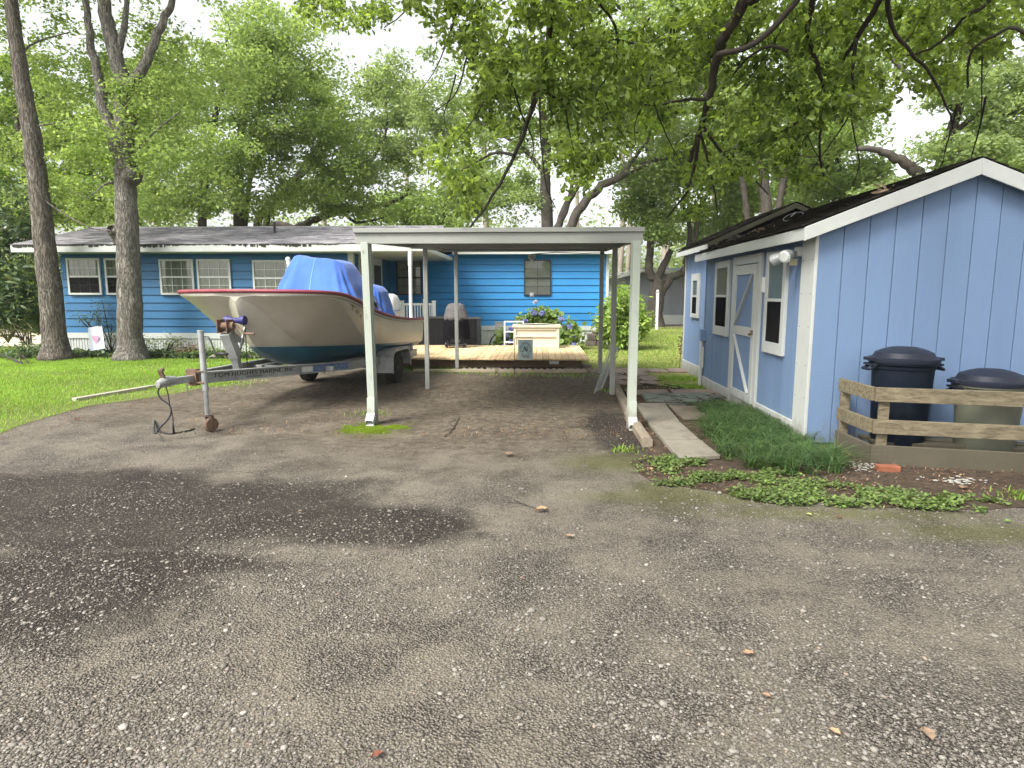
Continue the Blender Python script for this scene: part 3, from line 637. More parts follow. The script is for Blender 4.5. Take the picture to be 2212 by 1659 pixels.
shedwin(shed, fs, 9.72, 10.5, .96, 2.1, 1); shedwin(shed, fs, 7.5, 8.17, .88, 2.1, 1)
# roof
ov = .12; mb = MB(); ya, yb = SY-.1, SY1+.06
zr = 2.885; ze = 2.235
mb.poly([(2.66, ya, ze), (2.66, yb, ze), (RX, yb, zr), (RX, ya, zr)], .03); mb.poly([(5.94, ya, ze), (5.94, yb, ze), (RX, yb, zr), (RX, ya, zr)], .03)
roof = mb.build('roof', BARKF, shed)
mb = MB(); shingles(mb, (2.62, ya-.03, ze+.035), (2.62, yb+.02, ze+.035), (RX, ya-.03, zr+.045), (RX, yb+.02, zr+.045), 15, .26, .014, .016)
shingles(mb, (5.98, ya-.03, ze+.035), (5.98, yb+.02, ze+.035), (RX, ya-.03, zr+.045), (RX, yb+.02, zr+.045), 13, .3, .012, .012); mb.build('shingles', SHINGD, roof)
mb = MB(); mb.bb(2.64, 2.665, ya-.02, yb, ze-.1, ze+.02)
for s_ in (1, -1):
    e = 2.64 if s_ == 1 else 5.96
    mb.poly([(e, ya-.022, ze-.11), (RX-.0005*s_, ya-.022, zr-.13+.0), (RX-.0005*s_, ya-.022, zr+.025), (e, ya-.022, ze+.025)], .022, (0, -1, 0))
mb.build('fascia', TRIM, roof, bevel=.003)
# floodlight on the corner
fl_ = MB(); c0 = PX(1722, 545, 2.7); c0 = Vector((2.78, 7.2, 2.0)); fl_.box(c0+Vector((.02, -.02, .05)), (.07, .12, .1)); mbx = shed
lamp = fl_.build('security_light', WHITE, shed, bevel=.008)
for d, yy in ((Vector((-.75, -.6, -.25)), -.02), (Vector((-.6, .5, -.3)), .1)):
    d.normalize(); a = c0+Vector((-.03, yy, .04)); q = MB(); q.tube([a, a+d*.05, a+d*.1, a+d*.16, a+d*.2], [.025, .04, .055, .068, .07], 16); lh = q.build('lamp_head', GALV, lamp, auto=50)
    q = MB(); q.tube([a+d*.2, a+d*.212], [.062, .05], 16); q.build('lens', PM('lamp_lens', (.5, .52, .5), .1), lh)
q = MB(); q.box(c0+Vector((-.03, .0, -.06)), (.06, .06, .07)); q.build('motion_sensor', PM('aged_plastic', (.5, .45, .3), .5), lamp)
pl = MB(); a, c = PX(1637, 603, SX), PX(1656, 632, SX)
fs.box(pl, 8.2, 8.36-.005, .0, .022, c.z, a.z+.02); plq = pl.build('number_plaque', PM('plaque_white', (.68, .7, .66), .5), shed, bevel=.008)
# conduit and box at the far corner
mb = MB(); fs.box(mb, 11.02, 11.14, .0, .09, .8, 1.0); mb.build('conduit_box', SHEDB, shed, bevel=.008)
mb = MB(); mb.tube([fs.p(11.1, .06, .0), fs.p(11.1, .06, .8)], .03, 10); mb.tube([fs.p(11.0, .05, .35), fs.p(11.0, .05, .7)], .016, 8); mb.build('conduit', WHITE, shed)

# ------------------------------------------------------------------ far shed
shed2 = thing('garden_shed', 'paler blue shed behind the near shed, with one narrow white-framed window', 'shed', (4.5, 12.4, 0))
A, B, A1, B1 = 3.01, 11.34, 5.55, 13.53; rx2 = 4.27
mb = MB(); x = B
while x < B1-.01:
    mb.poly([(A+.012, x+.004, .12), (A+.012, min(x+.2, B1)-.004, .12), (A+.012, min(x+.2, B1)-.004, 2.4), (A+.012, x+.004, 2.4)], .01, (-1, 0, 0)); x += .2
mb.poly([(A+.013, B, .1), (A1, B, .1), (A1, B, 2.42), (rx2, B, 2.95), (A+.013, B, 2.42)], B1-B, (0, 1, 0)); mb.build('wall', SHEDB2, shed2)
f2 = Fr((A, 0, 0), (0, 1, 0), (-1, 0, 0)); mb = MB(); f2.box(mb, B, B1+.02, 0, .028, .0, .24); mb.build('skirting', TRIM, shed2, bevel=.003)
mb = MB(); f2.box(mb, B1-.03, B1+.02, 0, .02, .24, 2.35); mb.build('corner_board', TRIM, shed2, bevel=.003); mb = MB(); f2.box(mb, B-.03, B+.1, -.03, .022, .0, 2.35); mb.build('corner_board', TRIM, shed2, bevel=.003)
mb = MB(); mb.poly([(A, B-.004, 2.2), (A1, B-.004, 2.2), (A1, B-.004, 2.44), (rx2, B-.004, 3.06), (A, B-.004, 2.5)], .012, (0, -1, 0)); mb.build('gable_panel', PM('dark_gable', (.012, .01, .009), .95, .3, 4), shed2)
shedwin(shed2, f2, 12.3, 12.9, 1.14, 1.98, 1, TRIM, .12, .08)
mb = MB()
for s_, e in ((1, 2.84), (-1, 5.7)): mb.poly([(e, B-.12, 2.43), (e, B1+.1, 2.43), (rx2, B1+.1, 3.07), (rx2, B-.12, 3.07)], .04)
rf = mb.build('roof', BARKF, shed2)
mb = MB(); shingles(mb, (2.81, B-.15, 2.475), (2.81, B1+.12, 2.475), (rx2, B-.15, 3.125), (rx2, B1+.12, 3.125), 13, .28, .012); shingles(mb, (5.73, B-.15, 2.475), (5.73, B1+.12, 2.475), (rx2, B-.15, 3.125), (rx2, B1+.12, 3.125), 13, .28, .012); mb.build('shingles', SHINGD, rf)
mb = MB(); mb.bb(2.81, 2.838, B-.12, B1+.1, 2.34, 2.43); mb.build('fascia', TRIM, rf)
mb = MB()
for s_, e in ((1, 2.84), (-1, 5.7)): mb.poly([(e, B-.12, 2.39), (rx2-.0005*s_, B-.12, 3.02), (rx2-.0005*s_, B-.12, 3.105), (e, B-.12, 2.465)], .02, (0, -1, 0))
o = mb.build('fascia', PM('mossy_dark_board', (.03, .03, .018), .9, .3, 5, .3, 40), rf); o['label'] = 'dark mossy gable board'

# ------------------------------------------------------------------ deck and what stands by it
DECKW = woodmat('new_pine_boards', (.52, .36, .19), (.72, .54, .32), 1, .7)
DECKS = woodmat('dark_joist', (.08, .055, .035), (.14, .1, .065), 0, .85)
deck = thing('deck', 'low platform deck of yellow pine boards in front of the blue house', 'deck', (-1, 15, 0))
mb = MB(); x = -3.3; DX1 = .97; zt = .25
while x < DX1:
    j = random.uniform(-.03, .03); mb.bb(x+.003, min(x+.138, DX1+.1)-.003, 13.33+j+(.1 if x < -2.6 else 0), 16.85+random.uniform(-.01, .01), zt-.032, zt+random.uniform(-.002, .003)); x += .14
mb.build('boards', DECKW, deck, bevel=.004)
mb = MB(); mb.bb(-3.2, .88, 13.45, 13.49, .06, .215); mb.bb(.84, .88, 13.49, 16.7, .06, .215); mb.bb(-3.2, .84, 16.7, 16.74, .06, .215)
for k in range(7): mb.bb(-3.0+k*.6, -2.96+k*.6, 13.491, 16.699, .075, .21)
mb.build('joist', DECKS, deck)
for (x, y) in ((-2.65, 13.5), (-1.15, 13.46), (.55, 13.5), (.8, 13.55), (-2.2, 16.4), (.5, 16.4)):
    mb = MB(); mb.bb(x, x+.3, y, y+.19, 0, .1); mb.build('support_block', CONC, deck, bevel=.006)
mb = MB(); mb.bb(.2, .4, 13.41, 13.448, .13, .2); o = mb.build('vent_cover', WHITE, deck, bevel=.004)
# scalloped edging
CAST = PM('edging_concrete', (.3, .26, .2), .9, .2, 6, .3, 60, dirt=(.09, .07, .05), dsc=8, dth=(.45, .7), damt=.8)
x = -1.75; i = 0
edg = [(-1.75+k*.62, 13.1-.02*math.sin(k)) for k in range(5)]
for i, (x, y) in enumerate(edg):
    mb = MB()
    mb.poly([(x, y, 0), (x+.6, y, 0), (x+.6, y, .045)]+[(x+.6-.6*(t/40), y, .05+.03*abs(math.sin(math.pi*5*t/40))) for t in range(1, 40)]+[(x, y, .045)], .045, (0, 1, 0))
    o = mb.build('edging_stone', CAST, None, bevel=.004)
    tag(o, ['scalloped concrete edging strip just right of the rear left carport post', 'second scalloped edging strip from the rear left carport post, before the deck', 'middle scalloped edging strip along the deck front, left of the garden flag', 'fourth scalloped edging strip along the deck front, right below the garden flag', 'scalloped edging strip nearest the leaning metal strips'][i], 'garden edging', 'scalloped edging along the deck')
tb = MB(); tb.beam((-2.6, 12.98, .035), (-.9, 12.92, .035), .06, .06); tag(tb.build('timber', woodmat('pale_timber', (.3, .25, .18), (.45, .38, .28), 0), None, bevel=.006), 'thin pale wooden strip on the ground left of the deck front', 'timber strip', 'timber strips before the deck')
tb = MB(); tb.beam((-.85, 12.9, .035), (.95, 12.97, .035), .06, .06); tag(tb.build('timber', woodmat('pale_timber', (.3, .25, .18), (.45, .38, .28), 0), None, bevel=.006), 'thin pale wooden strip on the ground at the middle and right of the deck front', 'timber strip', 'timber strips before the deck')
# ------------------------------------------------------------------ boat trailer
AXC = Vector((-3.46, 11.5, 0)); BRZ = R(-7.5)
def TW(root, x, y, z): return WM[root.name] @ Vector((x, y, z))
trl = thing('boat_trailer', 'grey galvanised boat trailer under the boat, jockey wheel at its front', 'boat trailer', AXC, BRZ)
def lz(y): return .42+.25*max(0, -y)/4.88*.95   # rail height, nose up
def L3(x, y, z=0): return WM[trl.name] @ Vector((x, y, z))
def tpart(mb, name, mat, parent=trl, **k): return mb.build(name, mat, parent, **k)
def hsec(mb, p0, p1, w=.075, h=.105):   # channel section rail
    mb.beam(L3(*p0), L3(*p1), w*.25, h*.9)
    up = Vector((0, 0, h/2)); mb.beam(L3(*p0)+up, L3(*p1)+up, w, h*.12); mb.beam(L3(*p0)-up, L3(*p1)-up, w, h*.12)
rp = [(.05, -4.35), (.74, -1.7), (.74, 1.55)]
for sgn in (1, -1):
    mb = MB()
    for a, b_ in zip(rp[:-1], rp[1:]): hsec(mb, (sgn*a[0], a[1], lz(a[1])), (sgn*b_[0], b_[1], lz(b_[1])), .07, .12)
    tpart(mb, 'side_rail', GALV, bevel=.002)
mb = MB(); mb.beam(L3(0, -4.3, lz(-4.3)-.005), L3(0, -4.72, lz(-4.72)-.01), .075, .075)
tpart(mb, 'tongue', GALV, bevel=.003)
for y in (-2.2, -1.0, 1.4): mb = MB(); mb.beam(L3(-.72, y, lz(y)-.02), L3(.72, y, lz(y)-.02), .07, .07); tpart(mb, 'cross_member', GALV, bevel=.003)
mb = MB(); mb.beam(L3(-.8, 0, .29), L3(.8, 0, .29), .05, .05); tpart(mb, 'axle', RUST)
mb = MB(); yy = -4.72; z = lz(yy)
mb.tube([L3(0, yy+.06, z), L3(0, yy-.06, z+.005), L3(0, yy-.14, z-.01), L3(0, yy-.2, z-.015)], [.045, .055, .05, .03], 12); mb.beam(L3(0, yy+.05, z-.04), L3(0, yy-.16, z-.045), .1, .02)
cpl = tpart(mb, 'coupler', GALV, auto=40)
mb = MB(); mb.beam(L3(0, yy-.1, z+.03), L3(0, yy-.15, z+.13), .05, .02); mb.tube([L3(0, yy-.15, z+.12), L3(0, yy-.1, z+.14)], .02, 8); tpart(mb, 'coupler_latch', RUST, cpl)
mb = MB(); mb.beam(L3(0, -4.3, z+.0-.01), L3(0, -4.38, z-.01), .13, .19); mb.beam(L3(.1, -4.3, z+.06), L3(.1, -4.38, z+.06), .12, .02); mb.beam(L3(.1, -4.3, z-.07), L3(.1, -4.38, z-.07), .12, .02); tpart(mb, 'jack_bracket', RUST, bevel=.004)
# jockey jack
jx, jy = .15, -4.34
mb = MB(); mb.cyl(L3(jx, jy, .48), L3(jx-.015, jy, 1.17), .034, 18); mb.cyl(L3(jx-.015, jy, 1.17), L3(jx-.015, jy, 1.185), .037, 18)
jk = tpart(mb, 'jack', GALV, auto=40)
mb = MB(); mb.cyl(L3(jx, jy, .2), L3(jx, jy, .5), .026, 16); tpart(mb, 'jack_leg', GALV, jk, auto=40)
mb = MB(); mb.tube([L3(jx+.03, jy, 1.11), L3(jx+.08, jy, 1.11), L3(jx+.11, jy, 1.05), L3(jx+.15, jy, .94), L3(jx+.19, jy, .92)], .009, 8); mb.tube([L3(jx+.17, jy, .922), L3(jx+.31, jy, .915)], .017, 10); tpart(mb, 'crank_handle', DARKM, jk, smooth=True)
mb = MB(); mb.box(L3(jx, jy, .19), (.1, .07, .012), rz=BRZ)
for s_ in (-1, 1): mb.beam(L3(jx+.02+s_*.04, jy, .19), L3(jx+.04+s_*.035, jy, .08), .006, .06, (0, 1, 0))
tpart(mb, 'caster_fork', RUST, jk)
mb = MB(); M0 = Matrix.Rotation(BRZ-.35, 3, 'Z')
def wheelx(mb, c, rad, prof, n=32, ax=Vector((1, 0, 0))):
    c = Vector(c); ax = ax.normalized(); u = Vector((0, 0, 1)); v = ax.cross(u); vs = []; fs = []
    for (r, o) in prof:
        for k in range(n): t = 2*math.pi*k/n; vs.append(c+ax*o+(u*math.cos(t)+v*math.sin(t))*r)
    for i in range(len(prof)-1):
        for k in range(n): k2 = (k+1) % n; fs.append((i*n+k, i*n+k2, (i+1)*n+k2, (i+1)*n+k))
    fs.append(tuple(range(n))); fs.append(tuple((len(prof)-1)*n+k for k in range(n-1, -1, -1))); mb.add(vs, fs)
ax = M0 @ Vector((1, 0, 0)); wheelx(mb, L3(jx+.04, jy, .085), .085, [(.03, -.03), (.055, -.026), (.078, -.03), (.085, -.018), (.085, .018), (.078, .03), (.055, .026), (.03, .03)], 28, ax); tpart(mb, 'caster_wheel', RUST, jk, auto=40)
# winch stand
mb = MB(); a0, a1 = L3(0, -3.45, lz(-3.45)+.04), L3(0, -3.62, 1.1)
mb.beam(a0, a1, .085, .1, (0, 1, 0)); mb.beam(L3(0, -3.5, .8), L3(0, -3.66, 1.12), .12, .14, (0, 1, 0))
mb.beam(L3(.02, -3.42, .88), L3(.02, -3.28, 1.16), .05, .02, (1, 0, 0)); mb.beam(L3(-.02, -3.3, .98), L3(0, -3.62, 1.12), .06, .06)
ws = tpart(mb, 'winch_post', GALV, bevel=.003)
mb = MB(); wc = L3(-.02, -3.64, 1.2)
for s_ in (-.06, .06): mb.box(wc+Vector((s_, 0, 0)), (.008, .16, .16), rz=BRZ)
mb.cyl(wc+Vector((-.05, 0, 0)), wc+Vector((.05, 0, 0)), .045, 14); mb.box(wc+Vector((0, 0, -.085)), (.15, .16, .01), rz=BRZ); mb.cyl(wc+Vector((.06, 0, 0)), wc+Vector((.11, 0, 0)), .05, 14)
tpart(mb, 'winch', RUST, ws)
mb = MB(); mb.tube([wc+Vector((.1, .0, .02)), wc+Vector((.14, 0, .02)), wc+Vector((.24, -.01, -.09)), wc+Vector((.27, -.01, -.1))], .01, 8); mb.tube([wc+Vector((.26, -.01, -.1)), wc+Vector((.37, -.01, -.1))], .016, 10); tpart(mb, 'winch_handle', RUST, ws)
mb = MB(); rc = L3(.0, -3.45, 1.26); px_ = (L3(1, 0, 0)-L3(0, 0, 0))
wheelx(mb, rc, 0, [(.02, -.14), (.06, -.135), (.062, -.11), (.035, -.03), (.035, .03), (.062, .11), (.06, .135), (.02, .14)], 24, px_)
tpart(mb, 'bow_roller', PM('blue_roller_rubber', (.03, .03, .14), .5), ws, auto=50)
mb = MB()
for k in range(16):   # safety chain of the winch
    c = L3(.13, -3.45, 1.12-.032*k); a = Vector((1, 0, 0)) if k % 2 else Vector((0, 1, 0)); ptc = [c+a*(.009*math.cos(t))+Vector((0, 0, .02*math.sin(t))) for t in np.linspace(0, 2*math.pi, 9)]
    mb.tube(ptc, .0035, 5, cap=False)
tpart(mb, 'chain', DARKM, ws)
# bunks, wheels, fenders
for s_ in (-1, 1):
    mb = MB(); mb.beam(L3(s_*.42, -2.3, .53), L3(s_*.42, .9, .485), .1, .04); mb.beam(L3(s_*.42, -1.9, .4), L3(s_*.42, -1.9, .53), .05, .05, (0, 1, 0)); tpart(mb, 'bunk', PM('bunk_carpet', (.38, .38, .35), .95, .2, 8, .4, 80), bevel=.01)
TYRE = PM('tyre_rubber', (.022, .022, .022), .85, .25, 4, .2, 60, dirt=(.09, .08, .065), dsc=4, dth=(.45, .7), damt=.6)
for s_ in (1, -1):
    mb = MB(); wheelx(mb, L3(s_*.83, 0, .29), 0, [(.17, -.08), (.2, -.09), (.26, -.088), (.285, -.07), (.292, -.03), (.292, .03), (.285, .07), (.26, .088), (.2, .09), (.17, .08)], 40, px_)
    wh = tpart(mb, 'wheel', TYRE, auto=40)
    mb = MB(); wheelx(mb, L3(s_*.83+s_*.03, 0, .29), 0, [(.165, -.04), (.17, .05), (.155, .04), (.13, .0), (.08, .015), (.06, .045), (.03, .05), (.01, .05)] if s_ > 0 else [(.01, -.05), (.06, -.045), (.13, .0), (.17, -.05), (.165, .04)], 28, px_)
    for k in range(5):
        t = k*2*math.pi/5; mb.ball(L3(s_*.83+s_*.045, .1*math.cos(t)*.9, .29+.1*math.sin(t)*.9), .012, n=6)
    tpart(mb, 'rim', PM('steel_rim', (.16, .16, .155), .5, .2, 5, .1), wh, auto=40)
    mb = MB()
    pr = [(-.46, .24), (-.45, .5), (-.4, .6), (-.3, .64), (.3, .64), (.38, .62), (.45, .52), (.48, .3)]
    for (ya_, za_), (yb_, zb_) in zip(pr[:-1], pr[1:]): mb.beam(L3(s_*.84, ya_, za_), L3(s_*.84, yb_, zb_), .3, .006, tuple((Vector((0, 0, 1)))) if abs(za_-zb_) < .1 else (0, 1, 0))
    for (ya_, za_), (yb_, zb_) in zip(pr[:-1], pr[1:]): mb.beam(L3(s_*.985, ya_, za_-.02), L3(s_*.985, yb_, zb_-.02), .006, .05, (0, 0, 1) if abs(za_-zb_) < .1 else (0, 1, 0))
    mb.beam(L3(s_*.84, -.46, .27), L3(s_*.84, -.46, .235), .3, .05, (0, 1, 0))
    tpart(mb, 'fender', GALV)
    mb = MB(); mb.box(L3(s_*.72, -.75, .36), (.05, .05, .12), rz=BRZ); tpart(mb, 'bracket', GALV)
PVC = PM('white_pvc', (.72, .74, .73), .35, .05, 3, 0)
gp = P(889, 770, 12.75); gt = P(886, 543, 12.75); mb = MB(); mb.cyl(gp, gt, .035, 16); mb.cyl(P(886, 574, 12.75), P(886, 543, 12.75), .043, 16); mb.beam(gp+Vector((-.25, -.05, -.02)), gp+Vector((.02, 0, -.02)), .05, .05); tpart(mb, 'guide_pole', PVC, smooth=False, auto=40)
gp = Vector((-4.62, 12.3, .45)); gt = P(622, 560, 12.3); mb = MB(); mb.cyl(gp, gt, .038, 16); mb.ball(gt, .046, n=12); mb.beam(gp+Vector((.25, .05, -.02)), gp+Vector((-.02, 0, -.02)), .05, .05); tpart(mb, 'guide_pole', PVC, auto=40)
# lettering and decals on the port rail
BLK = PM('black_paint', (.02, .02, .02), .6, 0, 1, 0)
def railM(t, dz=0, off=.014):
    a = Vector((rp[0][0], rp[0][1])); c = Vector((rp[1][0], rp[1][1])); q = a.lerp(c, t); p0 = L3(a.x, a.y, lz(a.y)); p1 = L3(c.x, c.y, lz(c.y)); X = (p1-p0).normalized()
    Z = Vector((0, 0, 1)); N_ = X.cross(Z).normalized(); N_ = N_ if N_.x > 0 else -N_; Zc = N_.cross(X); o = p0.lerp(p1, t)+N_*off+Zc*dz
    return Matrix(((X.x, Zc.x, N_.x, o.x), (X.y, Zc.y, N_.y, o.y), (X.z, Zc.z, N_.z, o.z), (0, 0, 0, 1)))
RL = math.hypot(.69, 2.65)
lettering('TOM HUGHES MARINE, INC.', .072, BLK, trl, railM(.33, .012), xs=1.42, space=1.06)
lettering('MYRTLE BEACH, S.C.', .025, BLK, trl, railM(.31, -.034), xs=1.2, name='small_lettering')
def decal(name, t0, t1, z0, z1, mat, off=.013):
    M_ = railM((t0+t1)/2, 0, off); w = (t1-t0)*RL/2; mb = MB(); mb.add([M_ @ Vector(v) for v in ((-w, z0, 0), (w, z0, 0), (w, z1, 0), (-w, z1, 0))], [(0, 1, 2, 3)]); tpart(mb, name, mat)
decal('sticker', .62, .7, -.04, .03, PM('sticker_white', (.6, .6, .58), .5, .1, 9, 0, dirt=(.3, .3, .3), dsc=20))
decal('decal', .7, .985, -.048, .048, PM('decal_blue', (.07, .12, .26), .5, .3, 5, 0, dirt=(.3, .3, .3), dsc=14, dth=(.5, .6), stretch=(1, 1, 6)))
# wiring harness and safety chain hanging off the coupler
mb = MB(); cz = L3(0, -4.8, lz(-4.8)-.06)
pts = [cz+Vector((-.05, 0, 0)), cz+Vector((-.09, 0, -.05)), cz+Vector((-.06, -.01, -.13)), cz+Vector((.03, -.01, -.2)), cz+Vector((.05, -.02, -.28)), cz+Vector((.02, -.04, -.36)), cz+Vector((-.06, -.06, -.44)), cz+Vector((-.1, -.1, -.5))]
g_ = [G(334, 908, .02), G(340, 925, .012), G(352, 934, .012), G(368, 937, .012), G(385, 934, .012), G(405, 931, .012), G(420, 926, .012)]
def smoothpath(p, n=6):
    p = [Vector(q) for q in p]; out = []
    for i in range(len(p)-1):
        a, b_, c, d = p[max(i-1, 0)], p[i], p[i+1], p[min(i+2, len(p)-1)]
        for k in range(n):
            t = k/n; out.append(.5*((2*b_)+(-a+c)*t+(2*a-5*b_+4*c-d)*t*t+(-a+3*b_-3*c+d)*t**3))
    return out+[p[-1]]
mb.tube(smoothpath(pts+g_), .009, 8)
mb.tube(smoothpath([cz, cz+Vector((.02, 0, -.08)), cz+Vector((.03, 0, -.2)), cz+Vector((.06, -.01, -.33)), cz+Vector((.055, -.01, -.45))]), .006, 6); mb.cyl(cz+Vector((.055, -.01, -.4)), cz+Vector((.058, -.01, -.52)), .012, 8)
tpart(mb, 'wiring', BLACKP, smooth=True)
mb = MB()
for k in range(9):
    c = L3(.05, -4.52, lz(-4.5)-.04-.024*k); a = Vector((1, 0, 0)) if k % 2 else Vector((0, 1, 0)); mb.tube([c+a*(.008*math.cos(t))+Vector((0, 0, .016*math.sin(t))) for t in np.linspace(0, 2*math.pi, 8)], .003, 5, cap=False)
tpart(mb, 'safety_chain', GALV)

# ------------------------------------------------------------------ boat
BO = L3(0, 1.735, 0)
boat = thing('boat', 'cream open fishing boat with red rub rail and teal bottom', 'boat', BO, BRZ)
def B3(x, s, z): return WM[boat.name] @ Vector((x, -s, z))
ST = [  # s, w, zg, wc, zc, wt, zt, zk
 (0, .86, 1.10, .80, .64, .40, .54, .50), (1.2, .90, 1.15, .83, .66, .42, .54, .49), (2.2, .93, 1.24, .85, .72, .43, .56, .49), (3.0, .98, 1.36, .87, .86, .44, .60, .49),
 (3.6, 1.05, 1.47, .95, 1.10, .45, .68, .52), (4.1, 1.10, 1.56, 1.04, 1.34, .42, .82, .60), (4.5, 1.11, 1.61, 1.065, 1.49, .36, 1.02, .74), (4.8, 1.04, 1.63, 1.0, 1.545, .28, 1.24, .92),
 (4.98, .91, 1.638, .875, 1.56, .21, 1.4, 1.12), (5.08, .74, 1.642, .71, 1.568, .15, 1.48, 1.27), (5.14, .52, 1.645, .5, 1.573, .1, 1.53, 1.4), (5.17, .3, 1.647, .29, 1.576, .07, 1.56, 1.5)]
def stat(s):
    for i in range(len(ST)-1):
        if ST[i][0] <= s <= ST[i+1][0]:
            a = ST[max(i-1, 0)]; b_ = ST[i]; c = ST[i+1]; d = ST[min(i+2, len(ST)-1)]; h = c[0]-b_[0]; t = (s-b_[0])/h; o = []
            for k in range(1, 8):
                m0 = (c[k]-a[k])/(c[0]-a[0])*h if i > 0 else c[k]-b_[k]; m1 = (d[k]-b_[k])/(d[0]-b_[0])*h if i+2 < len(ST) else c[k]-b_[k]
                o.append((2*t**3-3*t*t+1)*b_[k]+(t**3-2*t*t+t)*m0+(-2*t**3+3*t*t)*c[k]+(t**3-t*t)*m1)
            return o
    return list(ST[-1][1:])
def section(s):
    w, zg, wc, zc, wt, zt, zk = stat(s); pts = []
    pts.append((w, zg)); pts.append((w+.004, zg-.06)); pts.append((w-.025, zg-.075))
    for t in (.35, .7): pts.append((w-.025+(wc-w+.025)*t+.012*math.sin(math.pi*t), zg-.075+(zc-zg+.075)*t))
    pts.append((wc, zc)); fl_ = min(1, (zt-zk)/.3)*min(1, (5.22-s)/.6)
    for t in (.25, .5, .75): pts.append((wc+(wt-wc)*t, zc+(zt-zc)*t-math.sin(math.pi*t)*(.055+.06*fl_)*min(1, max(0, 5.17-s)/.6)))
    pts.append((wt, zt))
    for t in (.25, .5, .75): pts.append((wt*(1-t), zt+(zk-zt)*t-math.sin(math.pi*t)*(.03+.07*fl_)*min(1, max(0, 5.17-s)/.6)))
    pts.append((0, zk)); return pts
SS = [i*.1 for i in range(46)]+[4.5+.67*(1-(1-k/30)**1.7) for k in range(1, 31)]
mb = MB(); rows = []
for s in SS:
    h = section(s); full = h+[(-x, z) for x, z in reversed(h[:-1])]; rows.append([B3(x, s, z) for x, z in full])
m = len(rows[0]); vs = [v for r_ in rows for v in r_]
fs = [(i*m+k, i*m+k+1, (i+1)*m+k+1, (i+1)*m+k) for i in range(len(rows)-1) for k in range(m-1)]
fs.append(tuple(range(m))); fs.append(tuple((len(rows)-1)*m+k for k in range(m-1, -1, -1)))
mb.add(vs, fs)
hm, nt, N, L, b = newmat('hull_gelcoat'); v = coords(nt); sp = nt.nodes.new('ShaderNodeSeparateXYZ'); L.new(v, sp.inputs[0])
wl = math_(nt, 'SUBTRACT', sp.outputs[2], math_(nt, 'MULTIPLY_ADD', sp.outputs[1], -.052, .635)); k = math_(nt, 'DIVIDE', wl, .004, clamp=True)
side = mixc(nt, ramp(nt, noise(nt, v, 2, 5), [(.3, 0.), (.7, 1.)]), (.4, .37, .31), (.48, .445, .38))
side = mixc(nt, ramp(nt, noise(nt, coords(nt, (1, 1, .3)), 5, 6, .7), [(.55, 0.), (.8, .4)]), side, (.3, .28, .22))
bot = mixc(nt, noise(nt, v, 6, 5), (.018, .085, .14), (.03, .14, .21)); L.new(mixc(nt, k, bot, side), b.inputs['Base Color']); b.inputs['Roughness'].default_value = .35; b.inputs['Coat Weight'].default_value = .15
hull = mb.build('hull', hm, boat, smooth=True)
me = hull.data; sharp = {0, 1, 2, 5, 9, 13, m-1, m-2, m-3, m-6, m-10}; nr = len(SS)
att = me.attributes.new('sharp_edge', 'BOOLEAN', 'EDGE')
for e in me.edges:
    a_, b_ = e.vertices
    if (a_ % m) == (b_ % m) and (a_ % m) in sharp: att.data[e.index].value = True
    if a_//m == b_//m and a_//m in (0, nr-1): att.data[e.index].value = True
mb = MB(); rows = []
for s in SS[::3]:
    w, zg = stat(s)[:2]; q = max(.02, w-.12); dp = .3*min(1, max(.03, (4.0-s)/1.2)); rows.append([B3(x, min(s, 5.12), z) for x, z in ((w, zg+.002), (q, zg+.004), (q-.01, zg-dp), (0, zg-dp-.01), (-q+.01, zg-dp), (-q, zg+.004), (-w, zg+.002))])
m = 7; mb.add([v for r_ in rows for v in r_], [(i*m+k, i*m+k+1, (i+1)*m+k+1, (i+1)*m+k) for i in range(len(rows)-1) for k in range(m-1)]); mb.build('deck', PM('deck_gelcoat', (.6, .6, .56), .5), boat)
REDR = PM('red_rub_rail', (.2, .028, .045), .5, .15, 3, .1, 60, dirt=(.3, .16, .14), dsc=1.2, dth=(.5, .75), damt=.7)
mb = MB(); path = [B3(stat(s)[0]+.012, s, stat(s)[1]-.012) for s in SS]; path += [B3(x, 5.178+.012*math.cos(x*4), 1.637) for x in (.2, .07, -.07, -.2)]; path += [B3(-stat(s)[0]-.012, s, stat(s)[1]-.012) for s in reversed(SS)]
mb.tube(path, .026, 10); mb.build('rub_rail', REDR, boat, smooth=True)
def sideM(s, f, ds=.3):
    w, zg, wc, zc = stat(s)[:4]; w2, zg2, wc2, zc2 = stat(s-ds)[:4]
    g = lambda w, zg, wc, zc: (w-.025+(wc-w+.025)*f+.012*math.sin(math.pi*f), zg-.075+(zc-zg+.075)*f)
    a = g(w, zg, wc, zc); c = g(w2, zg2, wc2, zc2); p0 = B3(a[0], s, a[1]); p1 = B3(c[0], s-ds, c[1]); X = (p1-p0).normalized()
    up = (B3(w, s, zg)-B3(wc, s, zc)).normalized(); N_ = X.cross(up).normalized(); Zc = N_.cross(X); o = (p0+p1)/2+N_*.02
    return Matrix(((X.x, Zc.x, N_.x, o.x), (X.y, Zc.y, N_.y, o.y), (X.z, Zc.z, N_.z, o.z), (0, 0, 0, 1)))
lettering('SC 1891 AJ', .09, BLK, boat, sideM(3.95, .4, .3), xs=1.25, name='registration_lettering', space=1.05)
mb = MB()
for f in (.06, .12): mb.tube([B3(stat(s)[0]-.02+(stat(s)[2]-stat(s)[0])*f+.006, s, stat(s)[1]-.08-(stat(s)[1]-stat(s)[3])*f) for s in (4.1, 3.8, 3.4, 3.0, 2.6)], .003, 5)
mb.build('pinstripe', PM('stripe_brown', (.14, .12, .1), .6), boat)
